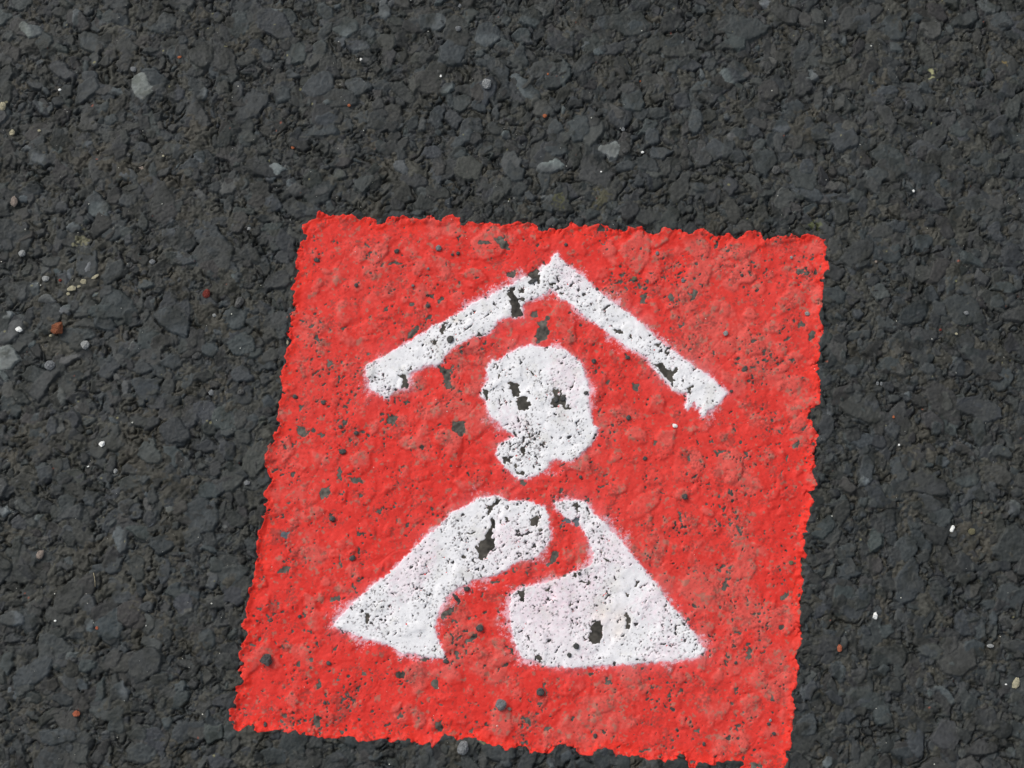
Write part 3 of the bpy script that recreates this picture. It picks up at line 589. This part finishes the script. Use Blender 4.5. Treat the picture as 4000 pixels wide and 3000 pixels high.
# ------------------------------------------------------------------ loose grit, chips and pebbles
PM = {}
def pmat(name, c, r=.8, spec=.3, bump=.5):
    if name not in PM: PM[name] = mat(name, base=c, rough_=r, bump=(3500., bump, .00015), spec=spec)
    return PM[name]
MATS = dict(dark=('dark_grit', (.062, .064, .062), .6, .5), grey=('grey_grit', (.17, .18, .185), .7, .4), pale=('pale_grit', (.28, .29, .285), .7, .4),
            white=('white_chip', (.82, .83, .80), .5, .5), cream=('cream_chip', (.36, .335, .235), .85, .2), rust=('rust_stone', (.20, .072, .036), .85, .2),
            terra=('terracotta_grain', (.38, .12, .065), .85, .2), orange=('orange_grain', (.36, .12, .055), .85, .2), tan=('tan_grit', (.24, .20, .17), .8, .3), olive=('olive_grit', (.15, .14, .085), .85, .2),
            red=('brick_red_grain', (.17, .035, .026), .8, .2), shiny=('glassy_grit', (.24, .25, .25), .25, .8))
prs = random.Random(3)
def hull_mesh(name, rx, ry, rz, m, kind='grit'):
    bm = bmesh.new()
    n = {'tri': 9, 'flake': 13}.get(kind, 17)
    for k in range(n):
        th = k * 2.39996 + prs.uniform(-.35, .35); zz = 1 - 2 * (k + .5) / n
        rr = math.sqrt(max(0, 1 - zz * zz)); f = prs.uniform(.82, 1.08)
        if kind == 'tri': f *= .72 + .38 * max(0, math.cos(1.5 * (th % 2.0944 - 1.047)))
        bm.verts.new((rx * rr * math.cos(th) * f, ry * rr * math.sin(th) * f, rz * zz * prs.uniform(.8, 1.05)))
    r = bmesh.ops.convex_hull(bm, input=bm.verts)
    bmesh.ops.delete(bm, geom=[g for g in r['geom_interior'] if isinstance(g, bmesh.types.BMVert)], context='VERTS')
    if max(rx, ry) > 6 * U:
        bmesh.ops.bevel(bm, geom=bm.edges[:], offset=min(rx, ry) * .10, segments=1, affect='EDGES', clamp_overlap=True)
        bmesh.ops.triangulate(bm, faces=bm.faces[:])
        bmesh.ops.subdivide_edges(bm, edges=bm.edges[:], cuts=2, use_grid_fill=True)
        amp = min(rx, ry) * .045
        for v in bm.verts:
            v.co += v.normal * prs.gauss(0, 1) * amp if v.normal.length > .1 else v.normal * 0
    bmesh.ops.recalc_face_normals(bm, faces=bm.faces)
    me = bpy.data.meshes.new(name); bm.to_mesh(me); bm.free()
    me.materials.append(m)
    return me

def surf(x, y):
    i = int(np.clip(round((x - X0) / ST), 1, NX - 2)); j = int(np.clip(round((y - Y0) / ST), 1, NY - 2))
    return float(TOPZ[j - 1:j + 2, i - 1:i + 2].mean())

def grain(name, cat, win, x, y, a, b, ang, kind, label, shape='grit', flat=.62, group=None):
    (u, v), = pts(win, x, y); s = ZO[win][2]
    gx_, gy_ = unproj(u, v)
    rx, ry = a * s, b * s; rz = min(rx, ry) * flat
    nm, c, ro, spc = MATS[kind]
    me = hull_mesh(name, rx * U, ry * U, rz * U, pmat(nm, c, ro, spc), shape)
    o = bpy.data.objects.new(name, me); sc.collection.objects.link(o)
    o.location = (gx_ * U, gy_ * U, (surf(gx_, gy_) + rz * .62) * U)
    o.rotation_euler = (prs.uniform(-.15, .15), prs.uniform(-.15, .15), math.radians(ang))
    o['label'] = label; o['category'] = cat
    if group: o['group'] = group
    return o

P_ = 'pebble'; GR = 'grit grain'; CH = 'stone chip'
LIST = [
 # on the bare asphalt, left side
 ('stone_fragment', CH, 'b', 415, 985, 56, 58, 10, 'rust', 'rust-brown three-cornered stone on the asphalt, left of the red square', 'tri', .8),
 ('grit_grain', GR, 'b', 362, 1032, 14, 12, 0, 'cream', 'cream grain touching the lower left tip of the rust-brown stone', 'grit', .7),
 ('stone_chip', CH, 'b', 158, 440, 30, 32, 0, 'pale', 'pale grey chip near the left edge, above the cream flakes', 'grit', .7),
 ('stone_chip', CH, 'b', 330, 625, 30, 26, 0, 'pale', 'pale chip left of the cream flakes', 'grit', .7),
 ('stone_chip', CH, 'b', 137, 990, 30, 25, -30, 'white', 'jagged white chip left of the rust-brown stone', 'flake', .7),
 ('stone_chip', CH, 'b', 613, 1100, 36, 38, 0, 'pale', 'rounded pale chip below right of the rust-brown stone', 'grit', .7),
 ('pebble', P_, 'b', 360, 1248, 48, 42, 0, 'grey', 'grey pebble below the rust-brown stone', 'grit', .75),
 ('pebble', P_, 'b', 105, 70, 30, 46, 0, 'tan', 'oval tan pebble near the left edge, high above the cream flakes', 'grit', .6),
 ('pebble', P_, 'b', 1095, 505, 28, 22, 0, 'grey', 'small flat grey pebble between the cream flakes and the red square', 'grit', .5),
 ('grit_grain', GR, 'b', 1487, 733, 33, 36, 0, 'red', 'dark red grain on the asphalt left of the red square', 'grit', .75),
 ('grit_grain', GR, 'b', 432, 635, 14, 12, 0, 'red', 'tiny dark red grain between the pale chip and the cream flakes', 'grit', .7),
 ('flake', 'mortar flake', 'b', 515, 697, 42, 24, 8, 'cream', 'largest of the cream flakes left of the red square', 'flake', .5),
 ('flake', 'mortar flake', 'b', 602, 650, 30, 24, 10, 'cream', 'middle cream flake of the row left of the red square', 'flake', .5),
 ('flake', 'mortar flake', 'b', 568, 682, 18, 12, 20, 'cream', 'smallest cream flake, between the largest and the middle one', 'flake', .5),
 ('flake', 'mortar flake', 'b', 685, 612, 38, 15, 30, 'cream', 'slanting cream flake at the upper right end of the row', 'flake', .45),
 ('flake', 'mortar flake', 'b', 490, 732, 16, 18, 0, 'cream', 'cream flake at the lower left end of the row', 'flake', .45),
 ('grit_grain', GR, 'b', 1790, 256, 16, 18, 0, 'pale', 'pale speckled grain left of the top left corner of the red square', 'grit', .7),
 ('grit_grain', GR, 'b', 1543, 888, 17, 15, 0, 'pale', 'pale grain below the dark red grain', 'grit', .7),
 ('pebble', P_, 'b', 1517, 1440, 24, 28, 0, 'grey', 'round grey pebble left of the lone dark pebble by the red edge', 'grit', .8),
 ('pebble', P_, 'b', 1735, 1440, 28, 24, 20, 'dark', 'dark grey pebble beside the left edge of the red square', 'grit', .8),
 ('stone_fragment', CH, 'b', 1722, 795, 34, 50, -20, 'dark', 'upright dark fragment left of the red square, right of the dark red grain', 'grit', .8),
 ('stone_fragment', CH, 'b', 1412, 1178, 36, 26, 25, 'dark', 'loose dark chip above the round grey pebble', 'grit', .7),
 ('grit_grain', GR, 'b', 2068, 1078, 10, 18, 0, 'cream', 'cream grain touching the left edge of the red square', 'grit', .7),
 ('stone_chip', CH, 'c', 735, 246, 26, 30, 0, 'white', 'bright white three-cornered chip left of the red square', 'tri', .7),
 ('grit_grain', GR, 'c', 828, 440, 18, 22, -30, 'pale', 'pale grain below the bright white three-cornered chip', 'grit', .7),
 ('grit_grain', GR, 'c', 631, 408, 10, 6, 30, 'white', 'tiny white sliver left of the pale grain', 'grit', .6),
 ('pebble', P_, 'c', 1780, 528, 24, 22, 0, 'grey', 'smooth blue-grey pebble close to the left edge of the red square', 'grit', .8),
 ('pebble', P_, 'c', 288, 1042, 30, 40, -15, 'tan', 'egg-shaped brown-grey pebble in the lower left', 'grit', .7),
 ('grit_grain', GR, 'c', 395, 1520, 12, 8, 0, 'white', 'small white grain in the lower left corner area', 'grit', .6),
 ('grit_grain', GR, 'd', 617, 1220, 33, 32, 0, 'terra', 'round terracotta grain near the bottom left corner', 'grit', .8),
 ('grit_grain', GR, 'd', 785, 525, 14, 16, 0, 'terra', 'small terracotta grain beneath the dark stone, lower left', 'grit', .6),
 # top left
 ('pebble', P_, 'a', 25, 922, 36, 48, 0, 'cream', 'cream pebble cut by the left edge of the photo', 'grit', .7),
 ('pebble', P_, 'a', 105, 1146, 28, 34, 0, 'cream', 'small cream pebble below the one cut by the left edge', 'grit', .7),
 ('stone_chip', CH, 'a', 514, 773, 15, 14, 0, 'white', 'white chip near the top left, left of the big pale stone', 'grit', .8),
 ('pebble', P_, 'a', 1157, 600, 35, 30, 0, 'grey', 'grey pebble at the upper left of the big pale stone', 'grit', .7),
 ('grit_grain', GR, 'a', 340, 1130, 18, 14, 0, 'cream', 'cream grain right of the small cream pebble', 'grit', .6),
 ('grit_grain', GR, 'a', 1413, 1352, 13, 11, 0, 'cream', 'cream grain on the asphalt below the big pale stone', 'grit', .6),
 ('grit_grain', GR, 'a', 1550, 490, 22, 14, 20, 'orange', 'orange grain in a gap above right of the big pale stone', 'grit', .5),
 ('pebble', P_, 'a', 1225, 1450, 45, 20, -35, 'tan', 'long thin tan pebble below the big pale stone', 'grit', .6),
 # top middle
 ('stone_chip', CH, 't2', 905, 503, 16, 18, 0, 'white', 'white chip at the top middle, left of the cream-white one', 'grit', .8),
 ('stone_chip', CH, 't2', 1597, 655, 11, 15, 0, 'white', 'cream-white chip in a brown patch at the top middle', 'grit', .8),
 ('pebble', P_, 't2', 1995, 732, 50, 52, 0, 'shiny', 'shiny rounded pebble right of the brown patch at the top middle', 'grit', .8),
 ('pebble', P_, 't2', 1748, 250, 32, 30, 0, 'grey', 'grey pebble above the big round dark stone at the top', 'grit', .8),
 ('pebble', P_, 't2', 1757, 38, 24, 28, 0, 'grey', 'grey pebble at the top edge, upper one of two', 'grit', .8),
 ('grit_grain', GR, 't2', 805, 910, 18, 16, 0, 'orange', 'orange grain in the gravel above the left part of the red square', 'grit', .6),
 ('grit_grain', GR, 't2', 315, 1268, 20, 15, 0, 'orange', 'orange grain in a hollow above the left corner of the red square', 'grit', .6),
 ('pebble', P_, 't2', 2125, 1045, 34, 26, -20, 'dark', 'dark pebble in a crevice below the shiny rounded pebble', 'grit', .8),
 ('grit_grain', GR, 't3', 283, 1003, 22, 22, 0, 'orange', 'bright orange grain above the roof tip of the sign', 'grit', .7),
 ('grit_grain', GR, 't3', 1107, 692, 14, 11, 0, 'orange', 'small orange grain in a crack at the top middle right', 'grit', .6),
 ('grit_grain', GR, 't3', 310, 636, 10, 12, 0, 'orange', 'tiny orange grain above the bright orange one', 'grit', .6),
 ('stone_chip', CH, 't3', 1128, 1313, 16, 13, 0, 'white', 'yellowish white chip right of the pale stone above the red square', 'grit', .8),
 ('stone_fragment', CH, 't3', 978, 1312, 34, 30, 0, 'dark', 'dark chip leaning on the pale stone above the red square', 'grit', .8),
 ('grit_grain', GR, 't3', 770, 1482, 9, 8, 0, 'white', 'tiny white grain between the pale stone and the red top edge', 'grit', .7),
 ('pebble', P_, 't3', 960, 1112, 20, 28, 10, 'grey', 'small grey oval pebble above the pale stone', 'grit', .7),
 # right
 ('pebble', P_, 't4', 72, 1472, 55, 45, 30, 'dark', 'dark glossy pebble in a hollow at the upper right', 'grit', .8),
 ('grit_grain', GR, 't4', 491, 179, 9, 8, 0, 'white', 'tiny white grain near the top right', 'grit', .7),
 ('grit_grain', GR, 'r1', 1255, 106, 12, 15, 0, 'white', 'bright white grain right of the top right corner of the square', 'grit', .8),
 ('grit_grain', GR, 'r1', 1275, 398 - 28, 0.01, 0.01, 0, 'white', '', 'skip', .8),
 ('grit_grain', GR, 'r1', 935, 712, 14, 14, 0, 'tan', 'tan grain right of the square, level with the roof tip', 'grit', .7),
 ('grit_grain', GR, 'r1', 1625, 1340, 15, 13, 0, 'cream', 'yellowish grain right of the square, beside a rust-red one', 'grit', .6),
 ('grit_grain', GR, 'r1', 1490, 1300, 15, 13, 0, 'red', 'rust-red grain left of the yellowish one, right of the square', 'grit', .6),
 ('pebble', P_, 'r1', 1710, 1160, 26, 22, 0, 'grey', 'grey pebble right of the square, above the rust-red grain', 'grit', .7),
 ('stone_chip', CH, 'r2', 1500, 1378, 20, 34, -25, 'white', 'bright white oval chip on the asphalt, far right', 'grit', .8),
 ('stone_chip', CH, 'r2', 1065, 699, 10, 10, 0, 'white', 'small white chip above left of the bright white oval one', 'grit', .8),
 ('pebble', P_, 'r2', 1655, 1400, 35, 30, 0, 'olive', 'olive pebble right of the bright white oval chip', 'grit', .55),
 ('grit_grain', GR, 'r2', 1018, 475, 12, 16, 0, 'orange', 'orange-red grain right of the square, middle height', 'grit', .7),
 ('pebble', P_, 'r2', 890, 200, 14, 20, 0, 'grey', 'left one of two tiny grey pebbles side by side in a hollow', 'grit', .7),
 ('pebble', P_, 'r2', 922, 203, 14, 20, 0, 'grey', 'right one of two tiny grey pebbles side by side in a hollow', 'grit', .7),
 ('stone_chip', CH, 'r3', 1010, 425, 28, 34, 15, 'white', 'bright white three-cornered chip at the lower right', 'tri', .8),
 ('grit_grain', GR, 'r3', 718, 690, 23, 32, 0, 'terra', 'oval terracotta grain right of the lower part of the square', 'grit', .8),
 ('pebble', P_, 'r3', 1945, 668, 34, 17, -5, 'pale', 'flat pale pebble near the right edge, lower right', 'grit', .7),
 ('flake', 'mortar flake', 'r3', 2150, 975, 34, 55, -20, 'cream', 'cream flake near the right edge, lower right', 'flake', .4),
 ('grit_grain', GR, 'r3', 2070, 981, 10, 8, 0, 'white', 'tiny white grain left of the cream flake at the right edge', 'grit', .7),
 # on the red paint, top left
 ('grit_grain', GR, '1', 742, 448, 24, 17, -10, 'dark', 'dark oval grain near the top left corner of the red paint', 'grit', .8),
 ('grit_grain', GR, '1', 1553, 368, 24, 22, 0, 'grey', 'blue-grey round grain on the red paint near the top edge', 'grit', .8),
 ('grit_grain', GR, '1', 1275, 388, 22, 17, 35, 'dark', 'dark grain left of the blue-grey one on the red paint', 'grit', .8),
 ('grit_grain', GR, '1', 1683, 402, 16, 15, 0, 'dark', 'right one of a pair of dark grains near the top edge of the paint', 'grit', .8),
 ('grit_grain', GR, '1', 1645, 412, 12, 12, 0, 'dark', 'left, smaller one of a pair of dark grains near the top edge', 'grit', .8),
 ('grit_grain', GR, '1', 1485, 505, 10, 11, 0, 'grey', 'small grey grain below the blue-grey round grain', 'grit', .8),
 ('grit_grain', GR, '1', 1383, 618, 12, 11, 0, 'grey', 'small grey grain on the red, left above the roof stroke', 'grit', .8),
 ('grit_grain', GR, '1', 1005, 615, 17, 18, 0, 'dark', 'dark grain at the foot of a pointed hole in the upper left red', 'grit', .8),
 ('grit_grain', GR, '1', 1483, 752, 19, 18, 0, 'dark', 'dark grain on the red between the roof stroke and the grey grain', 'grit', .8),
 ('grit_grain', GR, '1', 1632, 980, 28, 30, 0, 'dark', 'large dark grain on the white left arm of the roof stroke', 'grit', .6),
 ('grit_grain', GR, '1', 595, 1355, 20, 16, 0, 'dark', 'dark grain beside the left edge of the paint, below the roof end', 'grit', .8),
 ('grit_grain', GR, '1', 785, 1396, 20, 17, -30, 'dark', 'dark grain right of the one beside the left paint edge', 'grit', .6),
 ('grit_grain', GR, '1', 1005, 1600, 19, 17, 0, 'dark', 'dark grain on the red left of the head, lower of two', 'grit', .8),
 ('grit_grain', GR, '1', 900, 1558, 17, 15, 0, 'dark', 'dark grain on the red left of the head, upper of two', 'grit', .8),
 ('stone_fragment', CH, 'z6', 1797, 357, 66, 27, 25, 'dark', 'long dark green-grey splinter lying on the roof stroke beside its tip', 'flake', .6),
 # top right
 ('grit_grain', GR, '2', 358, 345, 15, 14, 0, 'dark', 'dark grain between the roof tip and the top edge of the paint', 'grit', .8),
 ('grit_grain', GR, '2', 965, 405, 13, 17, 0, 'grey', 'grey grain on the red near the middle of the top edge', 'grit', .8),
 ('grit_grain', GR, '2', 815, 570, 21, 17, 0, 'olive', 'olive-grey grain on the red above the right arm of the roof', 'grit', .7),
 ('grit_grain', GR, '2', 1138, 588, 16, 17, 0, 'grey', 'grey grain right of the olive-grey one', 'grit', .7),
 ('grit_grain', GR, '2', 1530, 548, 13, 12, 0, 'dark', 'small dark grain alone in the upper right red', 'grit', .8),
 ('grit_grain', GR, '2', 1860, 430, 12, 12, 0, 'pale', 'small pale grain near the top right corner of the paint', 'grit', .8),
 ('grit_grain', GR, '2', 1965, 805, 19, 17, 0, 'pale', 'pale rounded grain near the right edge of the paint', 'grit', .8),
 ('grit_grain', GR, '2', 1422, 935, 19, 21, 0, 'pale', 'pale speckled grain on the red right of the roof stroke', 'grit', .8),
 ('grit_grain', GR, '2', 770, 1097, 20, 16, 0, 'dark', 'dark grain just under the right arm of the roof', 'grit', .8),
 ('grit_grain', GR, '2', 545, 1120, 19, 18, 0, 'dark', 'dark grain between the head and the right arm of the roof', 'grit', .8),
 ('grit_grain', GR, '2', 492, 1334, 18, 15, 20, 'dark', 'dark grain at the upper right edge of the head', 'grit', .8),
 ('grit_grain', GR, '2', 1555, 1170, 15, 20, 0, 'dark', 'dark grain on the red right of the forked roof end', 'grit', .8),
 ('grit_grain', GR, '2', 775, 1495, 18, 23, -10, 'dark', 'upright dark grain on the red right of the head', 'grit', .8),
 ('stone_chip', CH, '2', 1085, 1550, 23, 15, -15, 'white', 'white oval chip on the red, right of the head', 'grit', .8),
 ('grit_grain', GR, '2', 1460, 1320, 14, 11, 0, 'dark', 'dark grain right of the forked end of the roof stroke', 'grit', .8),
 ('grit_grain', GR, '2', 565, 640, 13, 14, 0, 'dark', 'dark grain on the upper edge of the right roof arm', 'grit', .8),
 ('grit_grain', GR, 'z4', 1030, 715, 26, 42, -5, 'dark', 'left grain of the two lying in the right eye hole', 'grit', .8),
 ('grit_grain', GR, 'z4', 1106, 703, 36, 34, 0, 'dark', 'right grain of the two lying in the right eye hole', 'grit', .8),
 # bottom left
 ('grit_grain', GR, '3', 915, 108, 26, 21, 15, 'dark', 'black grain on the red, half way down the left side', 'grit', .8),
 ('pebble', P_, '3', 845, 552, 24, 22, 0, 'dark', 'dark grey round pebble on the red left of the body', 'grit', .8),
 ('grit_grain', GR, '3', 980, 815, 26, 19, 25, 'dark', 'oblong dark grain on the red above the left foot', 'grit', .8),
 ('grit_grain', GR, '3', 1740, 1020, 25, 19, 0, 'dark', 'black grain under the left body half, at its inner bend', 'grit', .8),
 ('pebble', P_, '3', 1827, 1280, 29, 28, 0, 'dark', 'black round pebble on the red between the two body halves', 'grit', .8),
 ('stone_fragment', CH, '3', 408, 1490, 46, 50, 0, 'dark', 'large black pointed stone near the bottom left of the paint', 'tri', .9),
 ('grit_grain', GR, '3', 628, 1203, 14, 13, 0, 'dark', 'small black grain left of the tip of the left foot', 'grit', .8),
 ('grit_grain', GR, '3', 238, 1515, 18, 15, 0, 'dark', 'dark grain on the left paint edge beside the black pointed stone', 'grit', .8),
 ('grit_grain', GR, 'b1', 895, 285, 36, 27, -10, 'dark', 'dark grain below the left foot, right of the black pointed stone', 'grit', .8),
 ('grit_grain', GR, 'b1', 845, 772, 25, 24, 30, 'dark', 'dark grain in the bottom red strip below the left foot', 'grit', .8),
 ('grit_grain', GR, 'b1', 110, 1040, 26, 34, 0, 'dark', 'dark grain near the bottom left corner of the paint', 'grit', .8),
 ('grit_grain', GR, 'b1', 1265, 978, 18, 18, 0, 'dark', 'small dark grain near the bottom edge, left part', 'grit', .8),
 # bottom
 ('pebble', P_, 'b2', 815, 798, 82, 78, -35, 'grey', 'grey angular pebble on the bottom red strip', 'grit', .8),
 ('grit_grain', GR, 'b2', 914, 848, 30, 24, -30, 'tan', 'brown grain leaning on the grey angular pebble', 'grit', .8),
 ('pebble', P_, 'b2', 1300, 640, 56, 58, 0, 'dark', 'dark pebble right of the grey angular one, bottom red strip', 'grit', .8),
 ('grit_grain', GR, 'b2', 1975, 1182, 28, 34, 0, 'dark', 'dark grain near the middle of the bottom edge', 'grit', .8),
 ('grit_grain', GR, 'b2', 130, 262, 40, 32, 0, 'dark', 'dark grain at the lower inner corner of the left foot', 'grit', .8),
 ('grit_grain', GR, 'b2', 1740, 75, 42, 44, 0, 'dark', 'larger black grain on the white right foot', 'grit', .8),
 ('grit_grain', GR, 'b2', 1655, 182, 32, 32, 0, 'dark', 'smaller black grain on the white right foot, lower left of the other', 'grit', .8),
 ('stone_fragment', CH, 'b2', 350, 1335, 75, 100, -25, 'grey', 'grey pointed stone lying against the bottom edge of the paint', 'grit', .8),
 ('grit_grain', GR, 'z5', 1710, 1252, 30, 28, 30, 'dark', 'black grain on the upper edge of the right leg', 'grit', .8),
 ('grit_grain', GR, 'z5', 85, 1475, 62, 36, -10, 'dark', '', 'skip', .8),
 ('grit_grain', GR, '4', 1150, 408, 21, 22, 0, 'dark', 'dark grey grain on the red right of the right shoulder', 'grit', .8),
 ('grit_grain', GR, '4', 885, 150, 17, 16, 0, 'dark', 'dark grain on the red below right of the head', 'grit', .8),
 ('grit_grain', GR, '4', 457, 275, 15, 13, 0, 'dark', 'dark grain on the red just below the head', 'grit', .8),
 ('grit_grain', GR, '4', 1858, 845, 18, 16, 0, 'olive', 'flat olive grain near the right paint edge, lower half', 'grit', .5),
 ('grit_grain', GR, 'b3', 1110, 1285, 24, 27, 0, 'dark', 'dark grain above the bottom edge, right part of the paint', 'grit', .8),
 ('grit_grain', GR, 'b3', 1908, 1035, 26, 24, 0, 'dark', 'black grain below a pale one, near the bottom right corner', 'grit', .8),
 ('grit_grain', GR, 'b3', 1932, 988, 18, 22, 0, 'pale', 'pale grain touching a black one near the bottom right corner', 'grit', .8),
 ('grit_grain', GR, 'b3', 1972, 1155, 27, 27, 0, 'dark', 'black grain lowest of three near the bottom right corner', 'grit', .8),
 ('grit_grain', GR, 'b3', 1502, 278, 22, 24, 0, 'dark', 'dark grain right of the tip of the right foot', 'grit', .8),
 ('grit_grain', GR, 'b3', 775, 1105, 17, 17, 0, 'dark', 'small dark grain below the right foot, above the bottom edge', 'grit', .8),
]
for (nm, cat, win, x, y, a, b, ang, kind, label, shape, flat) in LIST:
    if shape != 'skip': grain(nm, cat, win, x, y, a, b, ang, kind, label, shape, flat)

# a dry straw lying on the asphalt at the left
def straw(name, win, a, b, r, m, label):
    (u0, v0), (u1, v1) = pts(win, *a, *b)
    p0 = np.array(unproj(u0, v0)); p1 = np.array(unproj(u1, v1))
    zs = max(surf(*p0), surf(*p1), surf(*((p0 + p1) / 2))) + r
    bm = bmesh.new(); rings = []
    n = 10
    for k in range(n + 1):
        t = k / n; c = p0 * (1 - t) + p1 * t; rr = r * (1 - .6 * t)
        c = c + np.array([2.2 * math.sin(t * 3.1), 0])
        rings.append([bm.verts.new(((c[0] + rr * math.cos(q)) * U, c[1] * U, (zs + rr * math.sin(q) + 1.5 * math.sin(3 * t)) * U)) for q in np.linspace(0, 2 * np.pi, 7)[:-1]])
    for A, B in zip(rings[:-1], rings[1:]):
        for k in range(6): bm.faces.new((A[k], A[(k + 1) % 6], B[(k + 1) % 6], B[k]))
    bm.faces.new(rings[0][::-1]); bm.faces.new(rings[-1])
    bmesh.ops.recalc_face_normals(bm, faces=bm.faces)
    me = bpy.data.meshes.new(name); bm.to_mesh(me); bm.free(); me.materials.append(m)
    o = bpy.data.objects.new(name, me); sc.collection.objects.link(o)
    o['label'] = label; o['category'] = 'straw'
straw('straw', 'c', (672, 1175), (684, 1275), 1.7, pmat('dry_straw', (.34, .30, .20), .8, .2), 'thin pale straw on the asphalt in the lower left')

# fine quartz glints too many and too small to count
bm = bmesh.new()
grs = random.Random(8)
for k in range(900):
    x = grs.uniform(-2900, 2900); y = grs.uniform(-2300, 2400)
    r = 1.3 + 2.6 * grs.random() ** 4
    xin = -1050 < x < 1150 and -1350 < y < 650
    if xin and grs.random() < .6: continue
    z = surf(x, y) + r * .4
    vs = [bm.verts.new(((x + dx * r * grs.uniform(.7, 1.2)) * U, (y + dy * r * grs.uniform(.7, 1.2)) * U, (z + dz * r * .8) * U)) for dx, dy, dz in ((1, 0, 0), (0, 1, 0), (-1, 0, 0), (0, -1, 0), (0, 0, 1), (0, 0, -1))]
    for a, b in ((0, 1), (1, 2), (2, 3), (3, 0)):
        bm.faces.new((vs[a], vs[b], vs[4])); bm.faces.new((vs[b], vs[a], vs[5]))
me = bpy.data.meshes.new('quartz_grit'); bm.to_mesh(me); bm.free()
me.materials.append(pmat('quartz', (.70, .70, .62), .35, .6))
o = bpy.data.objects.new('quartz_grit', me); sc.collection.objects.link(o)
o['kind'] = 'stuff'; o['label'] = 'fine pale quartz specks sprinkled over the asphalt'; o['category'] = 'grit'
